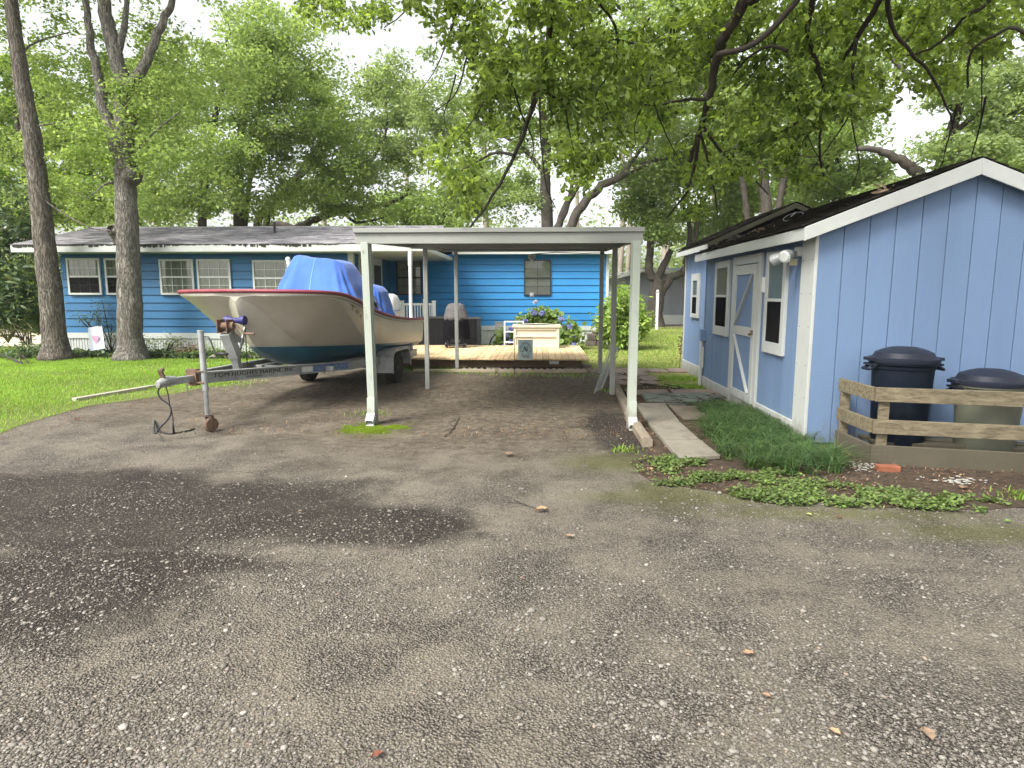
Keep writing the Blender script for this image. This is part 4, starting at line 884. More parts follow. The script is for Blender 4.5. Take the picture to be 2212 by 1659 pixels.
# bow rail bits and cleats, console under the covers, seat
mb = MB(); a = B3(.83, 2.9, 1.44)
mb.tube(smoothpath([B3(.8, 3.7, 1.47), B3(.82, 3.3, 1.53), B3(.84, 2.7, 1.44), B3(.85, 2.3, 1.33)]), .011, 8); mb.tube([B3(.81, 3.4, 1.42), B3(.81, 3.4, 1.52)], .01, 6); mb.tube([B3(.84, 2.6, 1.3), B3(.84, 2.6, 1.42)], .01, 6); mb.build('hand_rail', PM('stainless', (.6, .6, .6), .2, metal=.8), boat)
mb = MB(); mb.box(B3(.84, 2.7, 1.46), (.05, .16, .05), rz=BRZ); mb.box(B3(.84, 2.6, 1.43), (.09, .05, .05), rz=BRZ); mb.tube([B3(.83, 2.85, 1.5), B3(.85, 2.5, 1.38)], .018, 8); mb.build('rod_holder', BLACKP, boat)
mb = MB(); mb.box(B3(-.35, 4.6, 1.62), (.1, .06, .07), rz=BRZ); mb.tube([B3(-.3, 4.6, 1.63), B3(-.05, 4.5, 1.635)], .012, 8); mb.build('bow_light', PM('navy_plastic', (.02, .025, .08), .4), boat)
# outboard motor
mb = MB(); mc = B3(0, -.28, 0)
def rbox(mb, c, prof, n=28, p=3.2):
    vs = []; fs = []; c = Vector(c); M_ = Matrix.Rotation(BRZ, 3, 'Z')
    for (rx, ry, z) in prof:
        for k in range(n):
            t = 2*math.pi*k/n; cx_, sy_ = math.cos(t), math.sin(t); vs.append(c+M_ @ Vector((rx*math.copysign(abs(cx_)**(2/p), cx_), ry*math.copysign(abs(sy_)**(2/p), sy_), 0))+Vector((0, 0, z)))
    for i in range(len(prof)-1):
        for k in range(n): k2 = (k+1) % n; fs.append((i*n+k, i*n+k2, (i+1)*n+k2, (i+1)*n+k))
    fs.append(tuple(range(n-1, -1, -1))); fs.append(tuple((len(prof)-1)*n+k for k in range(n))); mb.add(vs, fs)
rbox(mb, mc, [(.15, .22, 1.1), (.2, .3, 1.14), (.21, .32, 1.3), (.19, .29, 1.46), (.15, .22, 1.56), (.08, .12, 1.6)]); mot = mb.build('motor_cowling', PM('white_cowling', (.66, .66, .64), .25), boat, auto=40)
mb = MB(); rbox(mb, mc, [(.07, .12, .5), (.08, .14, .8), (.12, .18, 1.1)]); mb.beam(mc+Vector((0, 0, .4)), mc+Vector((0, .0, .75)), .04, .2, (0, 1, 0)); mb.build('motor_leg', PM('motor_grey', (.5, .5, .48), .4), mot)
mb = MB(); M_ = Matrix.Rotation(BRZ, 3, 'Z')
mb.tube(smoothpath([mc+M_ @ Vector((.205, -.28, 1.27)), mc+M_ @ Vector((.213, -.15, 1.245)), mc+M_ @ Vector((.213, 0, 1.25)), mc+M_ @ Vector((.21, .1, 1.28))]), .008, 5); mb.build('stripe', PM('blue_stripe', (.05, .12, .3), .4), mot)
# covers
TARP, nt, N, L, b = newmat('blue_canvas'); v = coords(nt); c = mixc(nt, ramp(nt, noise(nt, v, 2.5, 4), [(.3, 0.), (.7, 1.)]), (.02, .085, .35), (.03, .115, .43)); L.new(c, b.inputs['Base Color']); b.inputs['Roughness'].default_value = .8; b.inputs['Sheen Weight'].default_value = .2
nz = noise(nt, coords(nt, (1, 1, .35)), 5, 3, .5); p_ = bump(nt, nz, .5, .05, None); bump(nt, noise(nt, v, 250, 2), .2, .002, b, p_)
def cover(name, label, s0, rings, seam=True):
    root_c = B3(0, s0, 0); o = thing(name, label, 'boat cover', (root_c.x, root_c.y, rings[0][4]), BRZ, None); mb = MB(); n = 96; vs = []; rr = []
    M_ = Matrix.Rotation(BRZ, 3, 'Z'); rr_i = []
    for q in range(len(rings)-1):
        for j in range(5):
            t = j/5; rr_i.append([rings[q][k]*(1-t)+rings[q+1][k]*t for k in range(5)])
    rr_i.append(list(rings[-1])); zb_, zt_ = rr_i[0][4], rr_i[-1][4]
    for (cx_, cy_, rx, ry, z) in rr_i:
        d = 1-(z-zb_)/(zt_-zb_)
        for k in range(n):
            t = 2*math.pi*k/n; a, b_ = math.cos(t), math.sin(t); p = 5.5-1.5*d
            f = 1+d*.085*(abs(math.sin(t*4.5+math.sin(t*3)))-.5)*1.4+d*.04*math.sin(t*17+z*4)+.022*math.sin(z*7+t*5)+.012*math.sin(z*19-t*3)+.012*mnoise.noise(Vector((a*4, b_*4, z*3)))
            vs.append(root_c+M_ @ Vector((cx_+rx*f*math.copysign(abs(a)**(2/p), a), cy_+ry*f*math.copysign(abs(b_)**(2/p), b_), 0))+Vector((0, 0, z+.02*d*math.sin(t*5)-.06*a*(1-d))))
    fs = [(i*n+k, i*n+(k+1) % n, (i+1)*n+(k+1) % n, (i+1)*n+k) for i in range(len(rr_i)-1) for k in range(n)]; fs.append(tuple((len(rr_i)-1)*n+k for k in range(n)))
    mb.add(vs, fs); mb.build('canvas', TARP, o, auto=50)
    if seam:
        mb = MB(); k = int(n*.75); mb.tube([vs[i*n+k]+Vector((0, -.004, 0)) for i in range(len(rr_i))], .006, 6); mb.build('seam', PM('pale_piping', (.18, .35, .75), .7), o)
    return o
cover('console_cover', 'large bright blue canvas cover over the console of the boat', 2.72, [(.08, -.08, .76, .74, 1.36), (.07, -.04, .66, .62, 1.6), (.05, 0, .52, .46, 1.93), (.04, .02, .45, .36, 2.08), (.03, .03, .42, .3, 2.15), (.02, .04, .37, .24, 2.17)])
cover('seat_cover', 'smaller blue canvas cover over the stern seat of the boat', 1.15, [(.02, 0, .53, .42, 1.15), (.02, 0, .5, .38, 1.4), (.02, 0, .44, .3, 1.68), (.0, 0, .38, .24, 1.78), (0, 0, .28, .16, 1.8)], False)

# ------------------------------------------------------------------ porch rail by the stern
pr_ = thing('porch_steps', 'white porch steps with slatted hand rails behind the stern of the boat', 'porch steps', (-3.6, 18.3, 0))
mb = MB(); mb.bb(-4.66, -3.5, 17.8, 19.2, .42, .5); mb.bb(-3.5, -3.2, 17.8, 19.2, .22, .28); mb.build('platform', WHITE, pr_, bevel=.005)
mb = MB(); yy = 17.78
for x, z in ((-3.85, 1.38), (-3.2, 1.42), (-2.95, 1.38)): mb.bb(x-.045, x+.045, yy-.045, yy+.045, .0, z); mb.bb(x-.055, x+.055, yy-.055, yy+.055, z, z+.03)
mb.bb(-3.2, -2.95, yy-.02, yy+.02, 1.28, 1.34); mb.bb(-3.2, -2.95, yy-.02, yy+.02, .6, .66); mb.bb(-3.84, -3.2, yy-.02, yy+.02, 1.28, 1.34)
for k in range(5): mb.bb(-3.17+k*.045, -3.145+k*.045, yy-.012, yy+.012, .66, 1.28)
for k in range(8): mb.bb(-3.8+k*.075, -3.77+k*.075, yy-.012, yy+.012, .66, 1.28)
mb.beam((-3.85, yy-.1, 1.35), (-4.15, yy-.5, .95), .05, .06); mb.beam((-4.15, yy-.5, .95), (-4.15, yy-.5, 0), .07, .07, (0, 1, 0)); mb.build('railing', PVC, pr_, bevel=.004)

# ------------------------------------------------------------------ grill, air conditioner, storage box
gr = thing('covered_grill', 'kettle grill on the deck under a faded black fabric cover', 'grill', (-2.05, 16.1, .25))
mb = MB(); gx, gy = P(985, 700, 16.1).x, 16.1
def gcover(t, z, i): return 1+(.05*math.sin(t*7+z*4)+.04*math.sin(t*3-z*6))*(1.15-min(1, (z-.5)))
pr2 = [(.34, .47), (.335, .6), (.32, .8), (.31, .93), (.3, 1.02), (.27, 1.12), (.24, 1.25), (.2, 1.33), (.12, 1.365), (.03, 1.37)]
prd = [];
for (a, b_) in zip(pr2[:-1], pr2[1:]):
    for j in range(3): prd.append((a[0]+(b_[0]-a[0])*j/3, a[1]+(b_[1]-a[1])*j/3))
prd.append(pr2[-1]); mb.lathe(prd, (gx, gy, 0), 48, 1.0, .8, gcover)
GC, nt, N, L, b = newmat('faded_cover'); v = coords(nt); sp = nt.nodes.new('ShaderNodeSeparateXYZ'); L.new(v, sp.inputs[0])
n1 = noise(nt, v, 7, 5, .7, .5); fz = math_(nt, 'ADD', sp.outputs[2], math_(nt, 'MULTIPLY', n1, .35)); c = mixc(nt, ramp(nt, fz, [(.86, 0.), (.95, 1.)]), (.006, .006, .008), (.11, .106, .106)); L.new(c, b.inputs['Base Color']); b.inputs['Roughness'].default_value = .9; b.inputs['Specular IOR Level'].default_value = .08; bump(nt, n1, .8, .05, b)
mb.build('cover', GC, gr, auto=60)
mb = MB(); mb.bb(gx-.22, gx+.22, gy-.18, gy+.18, .3, .36)
for sx_ in (-.2, .2):
    for sy_ in (-.16, .16): mb.cyl((gx+sx_, gy+sy_, .26), (gx+sx_, gy+sy_, .55), .015, 8)
mb.build('stand', BLACKP, gr)
for sx_ in (-.24, .24):
    mb = MB(); wheelx(mb, (gx+sx_, gy-.1, .33), 0, [(.02, -.02), (.07, -.02), (.075, 0), (.07, .02), (.02, .02)], 20, Vector((1, 0, 0))); mb.build('wheel', BLACKP, gr)
def acunit(x0, x1, y0, y1, h, label):
    o = thing('air_conditioner', label, 'air conditioner', ((x0+x1)/2, (y0+y1)/2, 0), 0, 'outdoor air conditioner units'); mb = MB(); mb.bb(x0-.05, x1+.05, y0-.05, y1+.05, 0, .06); mb.build('base_pad', CONC, o)
    mb = MB(); mb.bb(x0+.03, x1-.03, y0+.03, y1-.03, .06, h-.05)
    mb.build('coil', DARKM, o); mb = MB(); n = int((h-.12)/.025)
    for k in range(n): mb.bb(x0+.005, x1-.005, y0+.005, y0+.02, .09+k*.025, .097+k*.025)
    k = x0
    while k <= x1+.01: mb.bb(k-.008, k+.008, y0, y0+.03, .06, h-.05); k += (x1-x0)/max(2, round((x1-x0)/.17))
    mb.bb(x0, x1, y0-.002, y0+.025, h*.45, h*.45+.012); mb.bb(x0, x0+.06, y0, y0+.06, .06, h-.05); mb.bb(x1-.06, x1, y0, y0+.06, .06, h-.05); mb.bb(x1-.03, x1, y0, y1, .06, h-.05); mb.build('grille', CHAR, o)
    mb = MB(); mb.bb(x0-.015, x1+.015, y0-.015, y1+.015, h-.05, h); mb.build('top', PM('ac_top', (.09, .095, .105), .5), o, bevel=.01)
    return o
acunit(-3.35, -2.35, 17.35, 18.3, .98, 'wide dark grey air conditioner unit between the boat stern and the covered grill')
acunit(-2.2, -1.68, 17.6, 18.3, .95, 'narrower dark grey air conditioner unit half hidden behind the covered grill')
bx = thing('storage_box', 'cream plastic storage box with a lid and recessed front panels on the deck', 'storage box', (-.08, 16.2, .25))
CREAM = PM('cream_plastic', (.52, .49, .39), .5, .05, 2, .05, 40, dirt=(.34, .31, .24), dsc=2, dth=(.55, .8), damt=.4)
x0, x1, y0, y1 = -.66, .48, 15.95, 16.5
mb = MB(); mb.bb(x0, x1, y0+.03, y1, .25, .76); mb.bb(x0, x0+.07, y0, y0+.0295, .25, .76); mb.bb(x1-.07, x1, y0, y0+.0295, .25, .76); mb.bb(x0+.0705, x1-.0705, y0, y0+.0295, .7, .76); mb.bb(x0+.0705, x1-.0705, y0, y0+.0295, .52, .575); mb.bb(x0+.0705, x1-.0705, y0, y0+.0295, .25, .33)
mb.build('body', CREAM, bx, bevel=.012)
mb = MB(); mb.grid(lambda s, t: (x0-.03+(x1-x0+.06)*s, y0-.03+(y1-y0+.06)*t, .83+.035*math.sin(math.pi*s)*math.sin(math.pi*min(1, t+.25))), 16, 8); mb.bb(x0-.03, x1+.03, y0-.03, y1+.03, .765, .83); mb.build('lid', CREAM, bx, bevel=.008)
# utility box and hose on the skirting
ub = thing('utility_box', 'small grey electric box before the white skirting, left of the storage box', 'electric box', (-1.38, 19.6, 0)); p = P(1078, 725, 19.6)
mb = MB(); mb.box((p.x, 19.6, .52), (.24, .14, .42)); mb.build('box', PM('grey_box', (.28, .28, .28), .6), ub, bevel=.01); mb = MB(); mb.box((p.x, 19.6, .54+.2), (.27, .17, .02)); mb.build('lid', GALV, ub); mb = MB(); mb.cyl((p.x, 19.6, 0), (p.x, 19.6, .32), .05, 10); mb.build('post', CONC, ub)
mb = MB(); mb.tube(smoothpath([P(1057, 752, 19.4), P(1059, 738, 19.4), P(1066, 726, 19.4), P(1075, 722, 19.4), P(1084, 730, 19.3), P(1092, 722, 19.2), P(1102, 712, 19.1), P(1112, 705, 19)]), .02, 8); tag(mb.build('hose', BLACKP, None, smooth=True), 'black hose looping by the grey electric box', 'hose')
wr = thing('plant_stand', 'small white metal plant rack behind the left end of the storage box', 'plant rack', (-.75, 17.2, 0)); mb = MB()
for x in (-.95, -.45):
    for y in (17.05, 17.35): mb.cyl((x, y, 0), (x, y, .86), .014, 8)
for z in (.3, .58, .85): mb.bb(-.96, -.44, 17.04, 17.36, z, z+.02)
mb.build('frame', PVC, wr)
bs = thing('brick_stack', 'low stack of dark grooved paving blocks by the right end of the white skirting', 'block stack', (1.75, 19.7, 0)); mb = MB()
for k, (x, y, z) in enumerate(((1.4, 19.5, 0), (1.72, 19.52, 0), (1.45, 19.5, .2), (1.74, 19.5, .2))): mb.bb(x, x+.3, y, y+.3, z, z+.19)
for k in range(12): mb.bb(1.46+k*.048, 1.48+k*.048, 19.485, 19.499, .22, .37)
mb.build('blocks', PM('old_block', (.12, .1, .085), .95, .3, 5, .4, 40), bs, bevel=.008); mb = MB(); mb.ball((1.72, 19.6, .44), .11, 1.2, 1, .55, lump=.5); tag(mb.build('rock', PM('brown_rock', (.16, .11, .08), .9, .3, 6, .4), None), 'brown rock resting on top of the block stack', 'rock')

# ------------------------------------------------------------------ garden flags
fg = P(1134, 757, 12.85); fx0, fx1 = P(1119, 757, 12.85).x, P(1151, 757, 12.85).x; fz1, fz0 = P(1134, 734, 12.85).z, P(1134, 777, 12.85).z
flag = thing('garden_flag', 'pale teal garden flag with a black letter N in a wreath, before the deck', 'garden flag', (fx0-.06, 12.9, 0))
mb = MB(); mb.grid(lambda s, t: (fx0+(fx1-fx0)*s, 12.86+.008*math.sin(s*8+t*2), fz0+(fz1-fz0)*t), 16, 12)
FM, nt, N, L, b = newmat('flag_cloth'); v = coords(nt); n1 = noise(nt, v, 14, 5); c = mixc(nt, ramp(nt, n1, [(.35, 0.), (.65, 1.)]), (.32, .45, .44), (.46, .56, .54)); L.new(c, b.inputs['Base Color']); b.inputs['Roughness'].default_value = .8
mb.build('cloth', FM, flag, smooth=True)
mb = MB(); mb.tube([(fx0-.07, 12.87, 0), (fx0-.07, 12.87, fz1+.03), (fx0-.07, 12.87, fz1+.04), (fx1+.01, 12.87, fz1+.04)], .006, 6); mb.build('pole', DARKM, flag)
Ff = Matrix(((1, 0, 0, (fx0+fx1)/2), (0, 0, -1, 12.846), (0, 1, 0, (fz0+fz1)/2+.015), (0, 0, 0, 1)))
mb = MB(); cx_, cz_ = (fx0+fx1)/2, (fz0+fz1)/2+.015
mb.tube([(cx_-.075, 12.842, cz_-.055), (cx_-.05, 12.842, cz_-.05), (cx_-.03, 12.842, cz_-.02), (cx_-.022, 12.842, cz_+.05)], [.004, .007, .005, .006], 6)
mb.tube([(cx_-.022, 12.842, cz_+.052), (cx_+.0, 12.842, cz_), (cx_+.022, 12.842, cz_-.045)], [.007, .011, .008], 6); mb.tube([(cx_+.022, 12.842, cz_-.045), (cx_+.034, 12.842, cz_-.02), (cx_+.036, 12.842, cz_+.05)], [.005, .007, .005], 6); mb.build('letter', BLK, flag)
WR = PM('wreath_print', (.16, .27, .27), .8, .5, 30, 0); mb = MB()
for k in range(46):
    t = 2*math.pi*k/46; q = Vector((cx_+.1*math.cos(t)*1.0, 12.844, cz_+.125*math.sin(t))); mb.ball(q+Vector((random.uniform(-.012, .012), 0, random.uniform(-.012, .012))), .013, 1, .12, .6, n=6)
mb.build('wreath', WR, flag); mb = MB()
for (x, z, r) in ((-.05, -.13, .03), (.0, -.15, .022), (.045, -.155, .03), (-.03, -.165, .02)): mb.ball((cx_+x, 12.843, cz_+z), r, 1, .1, .8, n=8)
mb.build('flower_print', PM('flower_print', (.3, .27, .26), .8, .4, 30, 0), flag)
f2z1, f2z0 = P(207, 708, 15.4).z, P(207, 758, 15.4).z; fa, fb2 = P(192, 730, 15.4).x, P(222, 730, 15.4).x
flag2 = thing('garden_flag', 'white garden flag with a faded pink heart, leaning on a black pole', 'garden flag', (fb2, 15.4, 0))
mb = MB(); mb.grid(lambda s, t: (fa+(fb2-fa)*s+.03*(1-t)*s, 15.4+.015*math.sin(s*9), f2z0+.03*s+(f2z1-f2z0)*t+.03*s), 12, 12); mb.build('cloth', PM('white_cloth', (.6, .65, .72), .8, .04), flag2, smooth=True)
mb = MB(); q0 = P(222, 764, 15.42); q1 = P(208, 672, 15.42); mb.cyl(q0, q1, .01, 8); mb.tube([P(206, 706, 15.41), P(224, 703, 15.41)], .007, 6); mb.build('pole', DARKM, flag2)
mb = MB(); cx_, cz_ = P(207, 735, 15.38).x, P(207, 732, 15.38).z
hp = [(.085*math.sin(t)**3*1.0, .065*(math.cos(t)*1.1-.42*math.cos(2*t)-.15*math.cos(3*t))) for t in np.linspace(0, 2*math.pi, 28, endpoint=False)]
mb.poly([(cx_+a*1.0, 15.378, cz_+b_*1.4) for a, b_ in hp], .002, (0, 1, 0)); mb.build('heart_print', PM('pink_print', (.62, .3, .42), .8), flag2)

# ------------------------------------------------------------------ bin enclosure and bins
GREYW = woodmat('weathered_boards', (.085, .07, .045), (.26, .22, .145), 0, .85)
GREYD = PM('damp_board', (.08, .07, .047), .9, .12, 3, .3, 60, dirt=(.2, .19, .15), dsc=8, dth=(.6, .8), damt=.4)
enc = thing('bin_enclosure', 'low weathered wooden board fence in front of the two rubbish bins, against the gable wall', 'board fence', (3.15, 6.05, 0))
c0 = Vector((3.14, 6.05, 0)); c1 = Vector((6.4, 5.36, 0)); cb = Vector((3.12, 6.72, 0))
def board(a, b_, z0, z1, mat, th=.035, name='board'):
    mb = MB(); mb.beam(Vector((a.x, a.y, (z0+z1)/2)), Vector((b_.x, b_.y, (z0+z1)/2)), th, z1-z0); return mb.build(name, mat, enc, bevel=.005)
u_ = (c1-c0).normalized(); n_ = Vector((u_.y, -u_.x, 0)); n_ = n_ if n_.y < 0 else -n_; v_ = (cb-c0).normalized()
for z0, z1, mt in ((.6, .735, GREYW), (.295, .43, GREYW), (.0, .185, GREYD)):
    board(c0, c1, z0, z1, mt); board(c0+v_*.02+Vector((-.002, 0, 0)), cb, z0+.002, z1-.001, mt)
for i, p in enumerate((c0+u_*.09-n_*.04, c0+u_*1.42-n_*.04, cb+Vector((.03, -.07, 0)), c1-u_*.1-n_*.04)):
    mb = MB(); mb.beam(Vector((p.x, p.y, .01)), Vector((p.x, p.y, .6 if i == 2 else .72)), .09, .04, tuple(n_)); mb.build('post', GREYW, enc, bevel=.004)
for z in (.64, .7, .335, .395, .05, .14):
    for q_ in (.07, .11, 1.4, 1.44):
        p = c0+u_*q_+n_*.016; mb = MB(); mb.cyl(Vector((p.x, p.y, z)), Vector((p.x, p.y, z))+n_*.004, .005, 8); mb.build('nail', RUST, enc)
for k in range(2):
    a = cb+Vector((.15, -.18-.2*k, 0)); mb = MB(); mb.beam(Vector((a.x, a.y, .15)), Vector((a.x+2.9, a.y-.6, .15)), .14, .03); mb.build('floor_board', GREYD, enc)
NAVY = PM('navy_plastic_bin', (.004, .008, .016), .5, .12, 3, .05, 60, dirt=(.03, .035, .04), dsc=5, dth=(.5, .8), damt=.4, spec=.18)
NAVYL = PM('navy_plastic_lid', (.014, .017, .028), .5, .12, 3, .08, 60, dirt=(.04, .04, .045), dsc=5, dth=(.5, .8), damt=.5, spec=.2)
OLIVE = PM('grey_green_plastic', (.12, .125, .09), .5, .12, 3, .05, 60, dirt=(.1, .1, .07), dsc=4, dth=(.5, .8), damt=.5)
def bin_(label, c, r0, r1, h, bm, lm):
    o = thing('rubbish_bin', label, 'rubbish bin', c, 0, 'rubbish bins by the shed'); c = Vector(c); mb = MB()
    mb.lathe([(r0, 0), (r0+.005, .03), (r0+(r1-r0)*.5, h*.5), (r1-.01, h-.1), (r1, h-.095), (r1+.004, h-.06), (r1+.02, h-.05), (r1+.02, h-.015), (r1, h-.01)], c, 40, 1, .92); body = mb.build('body', bm, o, auto=40)
    for s_ in (-1, 1):
        mb = MB(); x = c.x+s_*(r1+.01); mb.tube([(x, c.y-.06, c.z+h-.07), (x+s_*.06, c.y-.06, c.z+h-.1), (x+s_*.06, c.y+.06, c.z+h-.1), (x, c.y+.06, c.z+h-.07)], .016, 8); mb.box((x+s_*.02, c.y, c.z+h-.055), (.06, .16, .02)); mb.build('handle', lm, body)
    mb = MB(); z = h-.012
    mb.lathe([(r1+.03, z-.02), (r1+.035, z), (r1+.035, z+.02), (r1-.005, z+.028), (r1-.03, z+.075), (r1-.1, z+.105), (r1*.4, z+.125), (.02, z+.13)], c, 40, 1, .92); 
    for s_ in (-1, 1): mb.box((c.x+s_*(r1+.035), c.y, c.z+z+.01), (.07, .13, .03))
    ld = mb.build('lid', lm, o, auto=35); return o
bin_('taller dark navy bin with a domed navy lid behind the board fence', (3.575, 6.42, .1), .235, .285, .87, NAVY, NAVYL)
bin_('lower grey-green bin with a navy lid and black handles behind the fence', (4.27, 6.2, .1), .24, .29, .68, OLIVE, NAVYL)
mb = MB(); q = G(1912, 1018); mb.box((q.x+.02, q.y, .03), (.19, .09, .055), rz=-.1); tag(mb.build('brick', PM('orange_brick', (.24, .085, .045), .9, .2, 8, .4, 60), None, bevel=.006), 'orange brick on the soil below the fence corner', 'brick')

# ------------------------------------------------------------------ timbers and slabs
LOGW = woodmat('landscape_timber', (.16, .13, .095), (.28, .24, .18), 1, .9, False)
def logt(name, a, b_, label, w=.11):
    mb = MB(); a = Vector((a.x, a.y, .055)); b_ = Vector((b_.x, b_.y, .055)); prof = [(-.5, -.42), (-.38, -.5), (.38, -.5), (.5, -.42), (.5, .25), (.32, .48), (-.32, .48), (-.5, .25)]
    d = (b_-a).normalized(); s_ = Vector((d.y, -d.x, 0)); n = 14; vs = []; k = len(prof)
    for i in range(n+1):
        c = a.lerp(b_, i/n); vs += [c+s_*(x*w*(1+.05*mnoise.noise(c*3)))+Vector((0, 0, z*w)) for x, z in prof]
    fs = [(i*k+j, i*k+(j+1) % k, (i+1)*k+(j+1) % k, (i+1)*k+j) for i in range(n) for j in range(k)]+[tuple(range(k-1, -1, -1)), tuple(n*k+j for j in range(k))]
    mb.add(vs, fs); tag(mb.build(name, LOGW, None), label, 'landscape timber', 'landscape timbers')
logt('landscape_timber', G(1398, 966), G(1358, 905), 'round-edged grey timber beside the front right carport post, end grain facing us')
logt('landscape_timber', G(1360, 902), G(1330, 838), 'grey timber further back, between the middle right carport post and the concrete slabs')
def slab(pts, label, mat, h=.045, grp='concrete slabs of the path', name='paving_slab', jz=0):
    q = [Vector((p.x, p.y, .01)) for p in pts]; mb = MB(); mb.poly(q, h+jz); o = mb.build(name, mat, None, bevel=.008); tag(o, label, 'paving slab', grp)
def quadpx(a, b_, c, d): return [G(*a, .03), G(*b_, .03), G(*c, .03), G(*d, .03)]
slab(quadpx((1372, 874), (1436, 874), (1468, 914), (1399, 914)), 'bare concrete slab of the path just in front of the slate-grey flagstone', CONC)
slab(quadpx((1400, 916), (1470, 916), (1510, 952), (1431, 953)), 'middle of the three bare concrete slabs beside the long grass', CONC)
slab(quadpx((1432, 955), (1512, 954), (1556, 988), (1468, 993)), 'nearest bare concrete slab, at the front end of the path', CONC)
slab(quadpx((1444, 876), (1555, 880), (1590, 902), (1476, 905)), 'brownish slab right of the path, half under the long grass', PM('brown_slab', (.16, .13, .1), .9, .25, 4, .4, 60), .03)
SLATE = PM('slate_grey_green', (.15, .17, .14), .85, .2, 4, .3, 60, dirt=(.3, .28, .24), dsc=5, dth=(.55, .75), damt=.4)
slab([G(x, y, .04) for x, y in ((1385, 852), (1530, 850), (1558, 862), (1480, 872), (1400, 868))], 'wide slate-grey flagstone crossing the path under the fallen twigs', SLATE, .05)
slab(quadpx((1350, 843), (1440, 842), (1446, 850), (1354, 851)), 'pink paving slab just behind the slate flagstone on the left', PAVER, .03, 'pink paving slabs of the patio')
slab(quadpx((1448, 842), (1535, 842), (1552, 849), (1456, 850)), 'pink paving slab just behind the slate flagstone, at the door of the near shed', PAVER, .03, 'pink paving slabs of the patio')
rowsY = [(11.2, 11.75), (11.78, 12.35), (12.38, 12.95), (12.98, 13.55)]
nmz = {0: 'nearest', 1: 'second nearest', 2: 'second farthest', 3: 'farthest'}; nmx = ['leftmost', 'second from the left', 'middle', 'fourth from the left', 'rightmost']
for r_, (ya_, yb_) in enumerate(rowsY):
    n = 2 if r_ < 3 else 5
    for c_ in range(n):
        x = 1.28+c_*.42+(.1 if r_ % 2 else 0); j = lambda: random.uniform(-.015, .015)
        q = [Vector((x+j(), ya_+j(), 0)), Vector((x+.4+j(), ya_+j(), 0)), Vector((x+.4+j(), yb_+j(), 0)), Vector((x+j(), yb_+j(), 0))]
        slab(q, f'pinkish paver, {nmx[c_] if n > 2 else ("left" if c_ == 0 else "right")} one of the {nmz[r_]} row of the small patio', PAVER, .03, 'pink paving slabs of the patio', jz=random.uniform(-.006, .006))

# metal strips leaning on the carport post
lb = thing('metal_strips', 'bundle of long grey metal strips leaning against the rear right carport posts', 'metal strips', (.95, 10.4, 0))
for k in range(5):
    a = G(1283+k*5, 851-k*3); b_ = P(1322+k*4, 735+k*5, 11.0+.1*k); b_.z = min(b_.z, 1.0); mb = MB(); mb.beam(a, b_, .035, .012, (0, 1, 0) if k % 2 else (1, .2, 0)); mb.build('strip', [GALV, ALUG, ALU, GALV, RUST][k], lb)

# ------------------------------------------------------------------ neighbour's building, posts, car
NG = PM('grey_siding', (.22, .235, .26), .8, .08, 1, .05, 10, stretch=(6, 6, .5)); nb = thing('neighbour_building', 'grey low building with white fascia and white base beyond the lawn', 'building', (7, 34, 0))
n0 = P(1380, 690, 34); mb = MB(); nx0, nx1 = 4.4, 16
mb.bb(nx0, nx1, 34, 42, .3, 2.15); k = nx0
while k < nx1: mb.bb(k, k+.06, 33.985, 34, .45, 2.15); k += .3
mb.poly([(nx0, 34, 2.15), (nx1, 34, 2.15), (nx1, 34, 2.3), (5.4, 34, 2.75), (nx0, 34, 2.55)], 8, (0, 1, 0)); mb.build('wall', NG, nb)
mb = MB(); mb.bb(nx0-.02, nx1, 33.95, 33.99, .0, .5); mb.bb(6.2, 6.32, 33.93, 33.98, .5, 2.2); mb.build('base_trim', WHITE, nb)
mb = MB(); mb.poly([(3.9, 33.2, 2.52), (5.25, 33.2, 2.86), (16.2, 33.2, 1.95), (16.2, 42, 1.95), (5.25, 42, 2.86), (3.9, 42, 2.52)][:3]+[(16.2, 33.2, 1.85), (5.25, 33.2, 2.7), (3.9, 33.2, 2.36)], .05, (0, 1, 0)); mb.build('fascia', WHITE, nb)
mb = MB(); mb.poly([(3.9, 33.2, 2.56), (5.25, 33.2, 2.9), (5.25, 42, 2.95), (3.9, 42, 2.6)]); mb.poly([(5.25, 33.2, 2.9), (16.2, 33.2, 2.0), (16.2, 42, 3.2), (5.25, 42, 3.2)]); mb.build('roof', PM('grey_roof', (.2, .22, .26), .8), nb)
mb = MB(); q = P(1418, 712, 29); mb.box((q.x, 29, .8), (.1, .1, 1.62)); mb.box((q.x, 29, 1.63), (.14, .14, .03)); mb.ball((q.x, 29, 1.72), .06); tag(mb.build('white_post', PVC, None), 'short white post with a ball finial in front of the forked tree', 'post')
mb = MB(); q = P(1381, 520, 36); mb.cyl((q.x, 36, 0), (q.x, 36, 5.4), .11, 12); tag(mb.build('pale_pole', PM('pale_pole_paint', (.5, .48, .42), .7), None), 'tall pale pole behind the neighbouring building', 'pole')
car = thing('parked_car', 'dark parked car half hidden by shrubs at the far left edge', 'car', (-15.6, 23.5, 0), R(8))
cb_ = WM[car.name]
def cq(x, y, z): return cb_ @ Vector((x, y, z))
mb = MB(); prof = [(-2.2, .35), (-2.25, .7), (-2.1, .9), (-1.2, .98), (-.6, 1.4), (.9, 1.42), (1.6, 1.0), (2.2, .92), (2.25, .5), (2.2, .3)]
mb.poly([cq(x, -.85, z) for x, z in prof], 1.7, tuple((cq(0, 1, 0)-cq(0, 0, 0)))); mb.build('body', PM('dark_car_paint', (.02, .022, .035), .2), car, bevel=.05)
